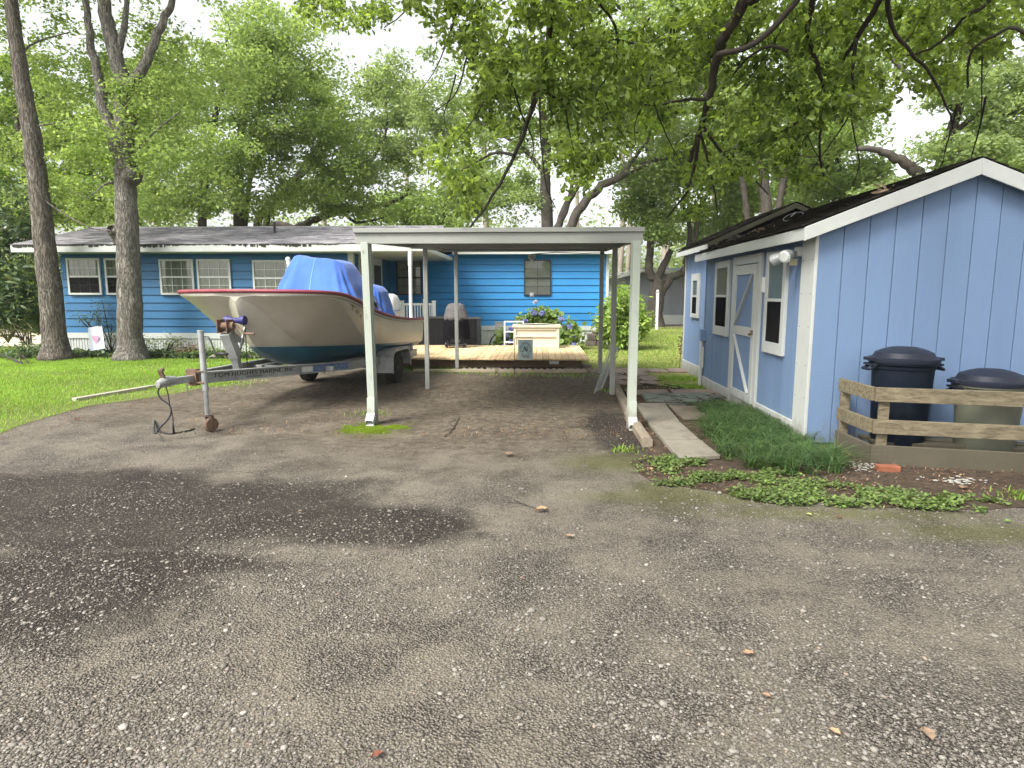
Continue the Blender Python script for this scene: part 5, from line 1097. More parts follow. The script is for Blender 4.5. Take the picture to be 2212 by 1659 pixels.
mb = MB(); mb.poly([cq(x, -.86, z) for x, z in ((-1.05, 1.0), (-.55, 1.33), (.85, 1.35), (1.4, 1.02))], .005, tuple((cq(0, 1, 0)-cq(0, 0, 0)))); mb.build('window', GLASS, car)
for x in (-1.35, 1.4):
    for y in (-.8, .8): mb = MB(); wheelx(mb, cq(x, y, .32), 0, [(.1, -.1), (.32, -.1), (.32, .1), (.1, .1)], 24, cq(0, 1, 0)-cq(0, 0, 0)); mb.build('wheel', TYRE, car)
mb = MB(); mb.beam(G(160, 864, .02), G(332, 835, .03), .1, .06); tag(mb.build('kerb_timber', woodmat('pale_kerb', (.3, .28, .22), (.44, .4, .33), 0, .9, False), None, bevel=.01), 'pale half-buried timber edging in the lawn left of the trailer coupler', 'timber edging')
ow = MB(); n = 12   # stone edging of the bed below the house
for k in range(26):
    x = -8.6+k*.16; q = Vector((x, 15.52+.03*math.sin(k*1.7), .04)); ow = MB(); ow.ball(q, .085, 1.0, .7, .75, 8, .3, k)
    o = ow.build('edging_rock', CAST, None, smooth=True)
    tag(o, 'small rounded edging stone in the row along the flower bed below the middle house windows', 'edging stone', 'edging stones of the flower bed')
# ------------------------------------------------------------------ vegetation
def limb_pts(pts, n=5, wob=.0, seed=0):
    p = smoothpath(pts, n)
    if wob:
        for i, q in enumerate(p[1:-1]):
            q.x += wob*mnoise.noise(Vector((i*.5, seed, 0))); q.z += wob*mnoise.noise(Vector((i*.5, seed, 9)))
    return p
def tree(name, label, limbs, clumps, leafm, bark, nleaf, lsize, group=None, shape='diamond', crad=.7, rough=.06, nsides=14, twr=.02, flat=.4, droop=.3, cat='tree', mint=0, twig=True, twmat=None, sidebranch=True):
    """limbs: [(pts, r0, r1)] world points; clumps: (k,3) array of leaf-clump centres"""
    base = Vector(limbs[0][0][0]); o = thing(name, label, cat, (base.x, base.y, base.z), 0, group)
    node = []; main = MB(); br = MB()
    for i, (pts, r0, r1) in enumerate(limbs):
        p = limb_pts(pts, 6, r0*.12 if i == 0 else r0*.5, i*3.3); m = len(p); rad = []
        for k in range(m):
            t = k/(m-1); r = r0+(r1-r0)*t
            if i == 0: r *= 1+.55*max(0, 1-(p[k].z-base.z)/.55)**2
            rad.append(r)
        (main if i == 0 or r0 > .11 else br).tube(p, rad, nsides if r0 > .06 else 8, True, rough if r0 > .06 else .05, i)
        node += [(q, rad[k], i) for k, q in enumerate(p)]
    main.build('trunk', bark, o, smooth=True)
    C = np.array(clumps, float)
    if twig and len(C):
        NP = np.array([tuple(n_[0]) for n_ in node]); NR = np.array([n_[1] for n_ in node])
        # grow twigs out to the clumps nearest first, so that later ones can start from earlier ones
        d0 = np.array([np.min(np.linalg.norm(NP-c, axis=1)) for c in C]); order = np.argsort(d0)
        NPl = list(map(tuple, NP)); NRl = list(NR); off = mint
        arr = np.array(NPl[off:] if off < len(NPl)-2 else NPl); rar = NRl[off:] if off < len(NPl)-2 else NRl
        rar = list(rar); cap = 4000; buf = np.zeros((len(arr)+len(C)*3+5, 3)); buf[:len(arr)] = arr; cnt = len(arr)
        for ii in order:
            c = C[ii]; dv = buf[:cnt]-c; dd = np.linalg.norm(dv, axis=1)+np.maximum(0, (buf[:cnt, 2]-c[2]))*.6; j = int(np.argmin(dd)); a = Vector(buf[j]); e = Vector(c); L_ = (e-a).length
            if L_ < .05: continue
            r = min(rar[j]*.6, max(twr*.45, twr*(.35+L_*.35))); q1 = a.lerp(e, .35)+Vector((random.uniform(-1, 1), random.uniform(-1, 1), random.uniform(-.3, .9)))*L_*.12; q2 = a.lerp(e, .7)+Vector((random.uniform(-1, 1), random.uniform(-1, 1), random.uniform(-.5, .9)))*L_*.1
            br.tube([a, q1, q2, e], [r, r*.8, r*.6, r*.35], 5, False)
            for q, s_ in ((q1, .8), (q2, .6), (e, .4)): buf[cnt] = tuple(q); rar.append(r*s_); cnt += 1
    if br.v: br.build('branches', twmat or bark, o, smooth=True)
    if nleaf and len(C):
        k = RNG.integers(0, len(C), nleaf); rad = crad*RNG.uniform(.5, 1.15, len(C)); d = RNG.normal(0, 1, (nleaf, 3)); d /= np.linalg.norm(d, axis=1)[:, None]; rr = RNG.random(nleaf)**.5
        V = C[k]+d*(rad[k]*rr)[:, None]*np.array([1, 1, .55]); leafmesh('crown', V, lsize, leafm, o, shape, droop, flat)
    return o
def ell(c, r, n, hollow=.45, zmin=None, seed=None):
    """n clump centres inside an ellipsoid, denser outside, uneven outline"""
    d = RNG.normal(0, 1, (n, 3)); d /= np.linalg.norm(d, axis=1)[:, None]; q = (hollow**3+(1-hollow**3)*RNG.random(n))**(1/3)*RNG.uniform(.82, 1.12, n)
    p = np.array(c)+d*q[:, None]*np.array(r)
    if zmin is not None: p = p[p[:, 2] > zmin]
    return p
def pxr(y_top, Y): return P(1106, y_top, Y).z

# --- two front trees on the lawn
Y1 = 15.0
def L_(pp, Y, dy=0): return [P(x, y, Y+dy*i/len(pp)) for i, (x, y) in enumerate(pp)]
t1 = [Vector((P(121, 770, 15.0).x, 15.0, 0))]+L_([(112, 660), (98, 540), (86, 430), (70, 300), (52, 200), (38, 110), (24, 0), (14, -130), (0, -330)], Y1)
cl = np.concatenate([ell(P(20, -230, Y1), (3.6, 3, 2.2), 110), ell(P(170, 190, Y1+1.4), (1.5, 1.0, 1.7), 30, .2), ell(P(10, 330, Y1+1.4), (1.1, 1.0, 1.4), 16, .2), ell(P(100, 60, Y1+1.2), (1.7, 1.2, 1.0), 16, .2), ell(P(150, 300, Y1-.6), (.9, .6, .5), 8, .2)])
tree('oak_tree', 'leaning grey-brown trunk at the left edge of the lawn, leftmost of the two front trees', [(t1, .27, .09),
     (L_([(84, 420), (120, 450), (190, 490), (250, 500)], Y1, -.6), .02, .008), (L_([(70, 275), (140, 265), (240, 285)], Y1, -.5), .022, .008), (L_([(40, 120), (80, 90), (150, 70)], Y1, .6), .03, .012), (L_([(20, -40), (90, -110), (200, -200)], Y1, .6), .08, .02)],
     cl, LEAF_L, BARK1, 21000, .1, 'front lawn trees', crad=.55, rough=.05, nsides=26, mint=14)
Y2 = 15.05
t2 = [Vector((P(283, 768, 15.05).x, 15.05, 0))]+L_([(281, 690), (279, 600), (275, 500), (272, 420), (271, 360), (270, 300), (266, 240), (262, 180), (250, 120), (232, 50), (222, -20), (215, -140), (200, -300)], Y2)
cl = np.concatenate([ell(P(250, -240, Y2), (4.4, 3.4, 2.3), 130), ell(P(350, 150, Y2+1.6), (1.8, 1.0, 1.6), 30, .2), ell(P(160, 250, Y2+1.4), (1.2, 1.0, 1.5), 24, .2), ell(P(400, 330, Y2+.4), (1.5, 1.2, 1.3), 26, .2), ell(P(190, 400, Y2+1.2), (1.3, 1.0, 1.0), 18, .2), ell(P(285, 270, Y2-.3), (.35, .3, 1.5), 14, .1), ell(P(440, 160, Y2+1.2), (1.6, 1.3, 1.6), 26, .2)])
lt = tree('oak_tree', 'right front lawn tree with straight trunk, sawn stub and upright forks', [(t2, .29, .1),
     (L_([(268, 365), (245, 300), (222, 230), (210, 160), (195, 90), (182, 0), (160, -120)], Y2, .5), .15, .05), (L_([(262, 190), (290, 175), (320, 120), (350, 50), (372, 0), (400, -90)], Y2, .3), .14, .05), (L_([(252, 130), (268, 60), (275, 0), (285, -90)], Y2, .2), .09, .03),
     (L_([(262, 390), (225, 400), (190, 430)], Y2, -.4), .03, .01), (L_([(275, 350), (330, 290), (390, 240)], Y2, -.6), .035, .012), (L_([(258, 525), (246, 505), (241, 495)], Y2, -.3), .13, .1)],
     cl, LEAF_L, BARK2, 26000, .1, 'front lawn trees', crad=.55, rough=.05, nsides=26, mint=22)
for (x, y, r) in ((283, 380, .26), (262, 370, .2), (285, 275, .16), (292, 255, .12), (262, 300, .15), (250, 500, .16), (270, 485, .18)): mb = MB(); mb.ball(P(x, y, Y2-.1), r*.85, 1, .9, .9, 12, .5, x); mb.build('burl', BARK2, lt, smooth=True)
mb_ = mb

# --- big trees behind the house
def bgtree(px, Y, label, crown, leafm, n, ls, trunks, crad=1.1, k=120, name='oak_tree', r=.3, extra=[], bark=BARKF, shape='diamond'):
    """crown: list of (x, y, rx, rz) in surveyed units at depth Y; trunks: lists of points"""
    limbs = [([P(x, y, Y) if i else Vector((P(x, 600, Y).x, Y, 0)) for i, (x, y) in enumerate(tp)], rr, rr*.45) for tp, rr in trunks]+extra
    s = Y/FPX; tot = sum(c[2]*c[3] for c in crown); cl = []
    for (x, y, rx, rz) in crown: cl.append(ell(P(x, y, Y+random.uniform(-1, 1)), (rx*s, min(rx, rz)*s*1.0, rz*s), max(6, int(k*rx*rz/tot)), .35))
    C = np.concatenate(cl); C = C[C[:, 2] > 2.6]
    return tree(name, label, limbs, C, leafm, bark, n, ls, 'trees beyond the houses', shape=shape, crad=crad, nsides=12, twr=.05, mint=7)
bgtree(440, 27, 'dense light green tree behind the left roof, between the front trunks and the boat', [(470, 210, 150, 140), (400, 350, 130, 110), (560, 130, 110, 100), (330, 400, 90, 90), (480, 400, 90, 70)], LEAF_M, 27000, .17, [(((437, 600), (437, 490), (440, 430), (450, 330), (470, 230), (500, 120)), .2)], 1.05, 170)
bgtree(520, 29, 'tall tree with a thick straight dark trunk behind the left roof', [(620, 190, 120, 130), (660, 330, 130, 100), (580, 80, 80, 80), (560, 400, 80, 60), (700, 250, 60, 80)], LEAF_L, 28000, .17, [(((517, 600), (517, 480), (516, 400), (520, 300), (540, 200), (580, 100)), .28), (((517, 480), (540, 390), (600, 310), (660, 260)), .12)], 1.05, 180)
lowl = [P(560, 600, 31)*1, P(556, 492, 31), P(575, 460, 31), P(605, 428, 31), P(650, 380, 31), P(700, 330, 31)]; lowl[0].z = 0
low2 = [P(590, 600, 33)*1, P(585, 500, 33), P(640, 492, 33), P(690, 470, 33), P(740, 455, 33), P(790, 452, 33), P(840, 440, 33), P(880, 420, 33)]; low2[0].z = 0
bgtree(700, 32, 'wide tree with low dark horizontal limbs just above the roof, right of the boat cover', [(760, 400, 110, 70), (800, 300, 70, 90), (820, 180, 60, 80), (690, 420, 90, 50), (880, 330, 60, 90)], LEAF_G, 22000, .18, [(((585, 600), (575, 500), (590, 450), (640, 380), (700, 300)), .2)], 1.0, 130,
       extra=[(lowl, .22, .08), (low2, .26, .08), ([low2[4], P(770, 480, 33), P(830, 470, 33)], .1, .04), ([low2[3], P(760, 400, 32.5), P(830, 300, 32.5), P(830, 200, 32.5)], .12, .04)])
cl_ = [([P(1185, 600, 30)*1, P(1182, 480, 30), P(1178, 400, 30), P(1180, 300, 30), P(1165, 200, 30), P(1150, 90, 30)], .3, .12)]; cl_[0][0][0].z = 0
ex = [([P(1195, 520, 30), P(1225, 440, 30), P(1255, 390, 30), P(1280, 340, 30)], .18, .07), ([P(1215, 560, 29), P(1240, 470, 29), P(1290, 410, 29), P(1340, 380, 29), P(1400, 355, 29), P(1450, 335, 29), P(1520, 300, 29)], .26, .07), ([P(1180, 380, 30), P(1130, 320, 30), P(1080, 290, 30), P(1010, 250, 30)], .12, .04), ([P(1340, 380, 29), P(1380, 330, 29), P(1420, 270, 28.5)], .1, .04), ([P(1200, 500, 30), P(1230, 430, 30), P(1240, 330, 30.5)], .14, .05)]
for e in ex[1:2]: e[0].insert(0, Vector((P(1200, 600, 29).x, 29, 0)))
bgtree(1180, 30, 'big spreading tree behind the carport with long limbs fanning out to the right', [(1010, 330, 110, 110), (1200, 250, 130, 120), (1380, 300, 120, 100), (940, 200, 70, 90), (1100, 440, 110, 40), (1300, 170, 120, 90), (1480, 250, 80, 80), (1110, 130, 90, 80)], LEAF_G, 32000, .17, [(((1185, 600), (1182, 480), (1178, 400), (1180, 300), (1165, 200), (1150, 90)), .3)], 1.0, 190, extra=ex)
# forked tree by the neighbour's wall
Yf = 31.5
fk = [(L_([(1412, 705), (1416, 660), (1420, 625), (1424, 605)], Yf), .42, .3), (L_([(1424, 610), (1402, 585), (1405, 530), (1408, 460), (1410, 390), (1395, 320)], Yf, .5), .24, .06), (L_([(1426, 640), (1450, 600), (1475, 585), (1490, 560), (1505, 490), (1522, 430), (1560, 380)], Yf, -.5), .22, .06), (L_([(1420, 605), (1440, 560), (1450, 540)], Yf), .2, .12), (L_([(1480, 570), (1490, 500), (1478, 440), (1500, 370)], Yf, .4), .14, .04)]
fk[0][0][0].z = 0
s = Yf/FPX; C = np.concatenate([ell(P(1420, 400, Yf), (75*s, 2, 90*s), 60, .3), ell(P(1520, 330, Yf), (90*s, 2.4, 80*s), 60, .3), ell(P(1440, 490, Yf), (60*s, 1.5, 30*s), 16, .2), ell(P(1600, 420, Yf+1), (70*s, 2, 60*s), 30, .2)])
tree('forked_tree', 'forked brown tree in front of the grey neighbouring building, splitting just above the ground', fk, C, LEAF_M, BARKF, 22000, .2, 'trees beyond the houses', crad=1.0, nsides=14, twr=.05)
bgtree(1600, 34, 'greyish green feathery tree rising behind the dark shed roofs', [(1600, 400, 130, 100), (1720, 420, 110, 70), (1660, 280, 120, 90), (1530, 500, 90, 60)], LEAF_G, 24000, .19, [(((1620, 600), (1620, 480), (1600, 380), (1590, 250)), .2), (((1700, 600), (1690, 480), (1700, 380), (1720, 280)), .15)], 1.1, 130)
bgtree(1820, 30, 'mid green tree behind the ridge of the near shed', [(1820, 380, 90, 70), (1780, 250, 90, 90), (1900, 440, 60, 50)], LEAF_M, 22000, .2, [(((1800, 600), (1800, 480), (1810, 350), (1790, 230)), .2)], 1.0, 90)
rt = [P(2010, 560, 21)*1, P(1990, 420, 21), P(1975, 370, 21), P(1940, 345, 21), P(1900, 325, 21), P(1850, 322, 21)]; rt[0].z = 0
bgtree(2010, 21, 'right tree with a heavy bent grey limb above the shed ridge', [(2130, 330, 130, 50), (2200, 200, 110, 100), (2050, 190, 60, 50), (1900, 420, 60, 25), (2260, 330, 120, 110)], LEAF_G, 22000, .15, [(((2030, 600), (2010, 460), (2050, 300), (2080, 200), (2100, 60)), .2)], .8, 130, extra=[(rt, .24, .07), ([P(2050, 300, 21), P(2120, 240, 21), P(2200, 220, 21)], .1, .04), ([P(2070, 240, 21), P(1960, 160, 21), P(1890, 90, 21)], .1, .03)])
bgtree(1650, 26, 'tallest light green tree behind the sheds, filling the view above them', [(1330, 90, 110, 90), (1500, 60, 130, 110), (1680, 140, 120, 110), (1860, 110, 120, 110), (2050, 60, 120, 90), (1600, 280, 90, 70), (1760, 300, 80, 60)], LEAF_L, 36000, .17, [(((1660, 600), (1655, 480), (1650, 380), (1640, 250), (1650, 120)), .25), (((1655, 480), (1700, 350), (1760, 230), (1850, 120)), .14), (((1652, 400), (1590, 300), (1520, 200), (1460, 100)), .13)], 1.0, 200)
bgtree(60, 28, 'bright yellow-green tree beyond the far left end of the house', [(40, 380, 110, 110), (150, 430, 110, 70), (-60, 250, 110, 120), (180, 330, 90, 80), (60, 200, 90, 80)], LEAF_Y, 34000, .2, [(((60, 600), (60, 450), (50, 350), (30, 220)), .2)], 1.05, 140)
bgtree(300, 38, 'far pale green tree seen between the two front trunks', [(260, 430, 150, 60), (250, 300, 140, 90), (330, 200, 110, 100)], LEAF_L, 30000, .24, [(((300, 600), (300, 480), (290, 350), (300, 220)), .25)], 1.3, 110)
bgtree(960, 44, 'far pale tree low behind the carport roof on the left', [(930, 450, 110, 50), (1050, 400, 110, 60), (850, 470, 80, 30)], LEAF_L, 18000, .26, [(((960, 600), (960, 480), (970, 400)), .25)], 1.4, 70)
bgtree(2100, 40, 'far dense tree filling the sky right of the near shed ridge', [(2150, 300, 150, 90), (2000, 430, 150, 50), (2230, 430, 120, 80), (1750, 330, 110, 90)], LEAF_M, 30000, .26, [(((2150, 600), (2150, 450), (2150, 300)), .25)], 1.4, 100)
# far woods: one mass nobody could count
V = []
for k in range(170):
    Y = random.uniform(50, 66); x = random.uniform(-62, 58); h = random.uniform(3, 9.5)*(1.0 if x < 12 or x > 30 else 1.2)
    V.append(ell((x, Y, h*.55), (random.uniform(2.5, 4), 2, h*.55), 8, .2))
C = np.concatenate(V); k = RNG.integers(0, len(C), 70000); Vv = C[k]+RNG.normal(0, 1.0, (70000, 3)); Vv = Vv[Vv[:, 2] > .1]
kind(leafmesh('far_woods', Vv, .42, LEAF_G, None, 'diamond'), 'stuff')
pn = [(1336, 44, .2), (1431, 46, .3), (1395, 48, .22), (1352, 50, .2), (1530, 47, .25), (880, 50, .22), (1240, 52, .2), (340, 46, .25), (700, 48, .2), (1045, 50, .25)]
plb = ['pale straight pine trunk just right of the rear right carport posts', 'broad pale pine trunk showing inside the fork of the forked tree', 'pale pine trunk left of the forked tree', 'thin pale pine trunk between two pale trunks behind the shrub', 'pine trunk just left of the far shed roof', 'pine trunk behind the carport roof, left end', 'pine trunk behind the fanning limbs of the big spreading tree', 'pine trunk behind the left roof, right of the second front tree', 'pine trunk behind the roof above the boat cover', 'pine trunk above the left third of the carport roof']
PINE = PM('pine_bark_pale', (.26, .22, .18), .9, .3, 3, .5, 20, stretch=(1, 1, .4))
for (x, Y, r), lb_ in zip(pn, plb):
    q = P(x, 600, Y); C = ell((q.x, Y, 15), (2.2, 2.2, 3), 26, .2); tree('pine_tree', lb_, [([Vector((q.x, Y, 0)), Vector((q.x+.2, Y, 6)), Vector((q.x+.1, Y, 12)), Vector((q.x+.3, Y, 17))], r, r*.5)], C, LEAF_G, PINE, 2500, .35, 'pine trees in the far woods', crad=1.2, nsides=10, twr=.06, mint=10)

# --- the great overhead oak whose branches hang into the view from above
Yo = 7.6
def B(pp, Y0=7.2, Y1=8.2): return [P(x, y, Y0+(Y1-Y0)*i/(len(pp)-1)) for i, (x, y) in enumerate(pp)]
trunk = [Vector((2.2, -5.2, 0)), Vector((2.1, -5.0, 1.6)), Vector((2.0, -4.6, 3.2)), Vector((1.9, -3.4, 4.6)), Vector((1.7, -1.0, 5.7)), Vector((1.6, 2, 6.3)), Vector((1.5, 5.0, 6.6)), Vector((1.2, 7.6, 6.5))]
hub = Vector((1.5, 5.0, 6.6)); hub2 = Vector((1.6, 3.2, 6.45))
def up(first, q): return [q, q.lerp(first, .5)+Vector((0, .3, .5))]
ob = []
def add_b(pp, r0, r1, Y0=7., Y1=8.3, start=None):
    b_ = B(pp, Y0, Y1)
    if start is not None: b_ = up(b_[0], start)+b_
    ob.append((b_, r0*.95, r1*1.1))
add_b([(1195, -60), (1192, 0), (1186, 80), (1170, 175), (1142, 260), (1105, 350), (1060, 430), (1005, 500), (960, 520)], .05, .008, 6.8, 8.2, hub)
add_b([(1172, 185), (1200, 212), (1240, 215), (1270, 232)], .018, .006, 7.2, 7.2)
add_b([(1110, 335), (1070, 330), (1030, 350), (985, 375), (940, 395)], .02, .006, 7.5, 8.2)
add_b([(1165, 180), (1168, 300), (1180, 400), (1200, 450)], .012, .005, 7.1, 7.5)
add_b([(1285, -60), (1292, 0), (1325, 50), (1335, 100), (1322, 150), (1290, 200), (1270, 270)], .025, .006, 6.8, 8.4, hub)
add_b([(1330, 85), (1390, 95), (1440, 70)], .014, .005, 7.1, 7.6)
add_b([(1650, -70), (1612, 0), (1570, 70), (1548, 130), (1532, 210), (1512, 280), (1490, 350)], .085, .02, 6.4, 7.8, hub2)
add_b([(1548, 120), (1620, 100), (1680, 50), (1745, -30)], .03, .025, 6.8, 6.4, None)
add_b([(1530, 215), (1480, 215), (1400, 228), (1330, 215)], .022, .006, 7.3, 8.3)
add_b([(1516, 270), (1560, 330), (1620, 380), (1660, 420)], .022, .006, 7.5, 8.4)
add_b([(1506, 300), (1500, 360), (1480, 420), (1440, 470)], .03, .008, 7.5, 8.4)
add_b([(1512, 285), (1530, 350), (1545, 420), (1550, 470)], .02, .006, 7.5, 8.)
add_b([(1760, -70), (1755, 0), (1745, 70), (1765, 140), (1780, 210), (1770, 330), (1780, 380)], .045, .008, 6.4, 7.8, hub2)
add_b([(1920, -70), (1900, 0), (1860, 70), (1820, 140), (1792, 215)], .045, .015, 6.2, 7.6, hub2)
add_b([(1848, 85), (1842, 170), (1850, 220)], .022, .008, 6.8, 7.4)
add_b([(1925, -70), (1918, 0), (1928, 60), (1965, 110), (2010, 160), (2045, 230), (2060, 280)], .035, .007, 6.4, 7.6, hub2)
add_b([(1700, 110), (1660, 100), (1610, 130), (1580, 170)], .02, .006, 6.8, 7.4)
add_b([(1790, 215), (1730, 260), (1650, 300), (1560, 330)], .022, .006, 7.5, 8.2)
add_b([(1042, -60), (1040, 30), (1010, 120), (985, 200), (940, 240)], .022, .006, 7.2, 8.6, hub)
add_b([(900, -70), (900, -10), (870, 30), (830, 60)], .02, .006, 7.6, 8.6, hub)
rr_ = random.Random(5)
for k in range(26):
    x0_ = rr_.uniform(980, 2150); y0_ = rr_.uniform(0, 240); dx_ = rr_.uniform(-110, 110); ln = rr_.uniform(90, 200)
    add_b([(x0_, y0_), (x0_+dx_*.3, y0_+ln*.35), (x0_+dx_*.7, y0_+ln*.7), (x0_+dx_+rr_.uniform(-30, 30), y0_+ln)], rr_.uniform(.008, .015), .003, 7.2, 8.4)
add_b([(2150, -60), (2080, 40), (2020, 100), (1960, 120)], .03, .008, 6.6, 7.4, hub2)
ob.append(([Vector((1.9, -3.4, 4.6)), Vector((-1, -2.5, 6.5)), Vector((-4.5, -1, 8))], .14, .03)); ob.append(([Vector((2., -4., 4.)), Vector((4.5, -4, 6.5)), Vector((7.5, -2, 8.5))], .14, .03)); ob.append(([Vector((1.8, -2, 5.3)), Vector((.5, -.5, 7.5)), Vector((-1.5, 2.5, 8.8))], .12, .03))
add_b([(2260, 40), (2180, 60), (2100, 110), (2090, 190)], .03, .008, 6.4, 7.2, hub2)
# leaf clump centres where the hanging sprays are
def region(poly, n, Y0, Y1):
    x, y = pts_in(poly, n); Yr = RNG.uniform(Y0, Y1, len(x)); return np.array([tuple(P(a, b_, c)) for a, b_, c in zip(x, y, Yr)])
edge = [(870, -60), (880, 20), (940, 40), (970, 100), (1020, 160), (1030, 230), (945, 290), (925, 350), (980, 410), (990, 455), (1100, 440), (1170, 380), (1290, 420), (1350, 340), (1420, 350), (1470, 470), (1540, 460), (1550, 370), (1640, 370), (1740, 410), (1760, 370), (1710, 300), (1790, 240), (1890, 250), (1950, 190), (2020, 210), (2080, 160), (2170, 110), (2300, 80), (2300, -80)]
dens = region(edge, 1900, 6.6, 9.4)
k = vnoise(dens[:, 0], dens[:, 2], 2.3, 5) > .42; dens = dens[k]
thin = region([(630, -60), (640, 20), (700, 60), (760, 50), (830, 60), (850, -60)], 60, 9, 10.5)
above = region([(700, -60), (2300, -60), (2500, -420), (900, -420)], 420, 5.5, 9)
shade_crown = RNG.uniform((-5, -9, 6.4), (8, 7.5, 10.5), (1150, 3)); shade_crown = shade_crown[(shade_crown[:, 2] > 6.3+.12*np.maximum(0, shade_crown[:, 1]))]  # unseen crown overhead, spread wider to shade the shed and foreground
oak = tree('great_oak', 'great oak whose dark leafy branches hang across the top of the view', [(trunk, .42, .16)]+ob, np.concatenate([dens, thin, above, shade_crown]), LEAF_O, BARK1, 92000, .085, None, shape='oak', crad=.24, rough=.1, nsides=20, twr=.015, flat=.45, droop=.5, mint=40, twmat=BARKD)

# --- shrubs
def shrub(name, label, base, blobs, leafm, n, ls, stems=8, cat='shrub', group=None, shape='lance', crad=.14, k=60, bark=BARKD, flat=.4, droop=.1):
    base = Vector(base); cl = np.concatenate([ell(c, r, max(5, int(k/len(blobs))), .4) for c, r in blobs]); cl = cl[cl[:, 2] > .05]; limbs = []
    for i in range(stems):
        c = Vector(cl[random.randrange(len(cl))]); a = base+Vector((random.uniform(-.1, .1), random.uniform(-.1, .1), 0)); limbs.append(([a, a.lerp(c, .5)+Vector((0, 0, .1)), c], .018, .006))
    o = thing(name, label, cat, base, 0, group); mb = MB()
    for p, r0, r1 in limbs: mb.tube(smoothpath(p, 4), list(np.linspace(r0, r1, 9)), 6, False)
    mb.build('stems', bark, o)
    kk = RNG.integers(0, len(cl), n); V = cl[kk]+RNG.normal(0, crad, (n, 3)); V = V[V[:, 2] > .02]; leafmesh('foliage', V, ls, leafm, o, shape, droop, flat); return o
q = P(1345, 680, 18.6)
AUC = leafmat('aucuba_leaves', [(.12, .26, .04), (.2, .36, .06), (.07, .17, .03), (.3, .42, .1)], .35, .35, .4, spots=(.42, .48, .12))
shrub('large_shrub', 'tall rounded shrub with glossy yellow-speckled leaves at the right corner of the blue house', (q.x, 18.6, 0), [((q.x, 18.6, 1.0), (.66, .6, .95)), ((q.x+.1, 18.5, .7), (.62, .5, .7)), ((q.x-.25, 18.6, .75), (.5, .5, .6))], AUC, 4200, .2, 10, k=110, crad=.1, droop=.35)
# hydrangea
hy = shrub('hydrangea', 'hydrangea bush with blue flower heads growing around the back of the cream storage box', (.0, 18.9, 0), [((-.05, 18.9, .75), (.62, .25, .32)), ((.82, 18.6, .42), (.28, .25, .36)), ((-.98, 18.6, .3), (.2, .2, .25)), ((.1, 18.9, .92), (.42, .2, .2))], LEAF_M, 2000, .14, 12, k=90, crad=.1, shape='round')
HYD = leafmat('hydrangea_petals', [(.22, .26, .58), (.3, .33, .66), (.36, .35, .62), (.25, .32, .65)], .3)
for (x, y) in ((1153, 676), (1134, 694), (1212, 690), (1103, 712), (1095, 724), (1104, 738), (1090, 747), (1232, 706), (1240, 727), (1238, 744), (1171, 677)):
    c = P(x, y, 18.35); d = RNG.normal(0, 1, (170, 3)); d /= np.linalg.norm(d, axis=1)[:, None]; leafmesh('flower_head', np.array(c)+d*np.array([.062, .06, .055]), .042, HYD, hy, 'round', 0, .2, outw=d*.2)
mb = MB(); fs_ = smoothpath([P(1168, 690, 18.6), P(1160, 665, 18.6), P(1150, 640, 18.6)]); mb.tube(fs_, .006, 5); mb.build('flower_stem', BARKD, hy)
PALE = leafmat('pale_petals', [(.5, .48, .6), (.6, .58, .66)], .3)
for (x, y) in ((1149, 637), (1156, 652)): c = P(x, y, 18.55); d = RNG.normal(0, 1, (60, 3)); d /= np.linalg.norm(d, axis=1)[:, None]; leafmesh('flower_head', np.array(c)+d*.05, .035, PALE, hy, 'round', 0, .2)
# left edge
shrub('broadleaf_shrub', 'dark broad-leaved shrub at the far left edge with arching bare stems', G(60, 745), [(P(30, 560, 17), (1.0, .8, 1.1)), (P(0, 640, 17), (.9, .7, .8)), (P(40, 470, 17.5), (1.0, .8, .9))], LEAF_D, 3600, .24, 12, k=80, crad=.16, shape='lance', bark=BARKF)
shrub('yellow_green_shrub', 'bright yellow-green shrub between the far left shrub and the leaning trunk', G(100, 738), [(P(85, 640, 18.2), (.45, .5, 1.0)), (P(100, 590, 18.2), (.4, .4, .8)), (P(75, 690, 18), (.3, .3, .4))], LEAF_Y, 3800, .13, 9, k=80, crad=.12)
o = thing('palm_like_plant', 'low plant with long drooping straw-tinged fronds at the left edge of the lawn', 'plant', G(20, 760)); mb = MB(); q = G(20, 760)
FR = leafmat('frond', [(.2, .22, .08), (.3, .28, .14), (.1, .16, .05)], .3)
for k in range(16):
    a = k*.4+.2; L1 = random.uniform(.7, 1.2); pts = [q+Vector((math.cos(a)*L1*t, math.sin(a)*L1*t*.6, .25+.75*math.sin(t*2.4)*.8)) for t in np.linspace(0, 1, 7)]; mb.tube(pts, .012, 5)
    for j in range(1, 7):
        for s_ in (-1, 1):
            c = pts[j]; d = Vector((math.cos(a+s_*1.1), math.sin(a+s_*1.1), -.5))*.3; w_ = Vector((0, 0, .015)); mb.add([c-w_, c+w_, c+d], [(0, 1, 2)])
mb.build('fronds', FR, o)
shrub('low_plant', 'low dark ground plants at the left edge below the fronds', G(50, 790), [(P(40, 775, 15.6), (1.2, .5, .22)), (P(90, 770, 15.2), (.6, .4, .15))], LEAF_D, 1600, .12, 4, k=40, crad=.12)
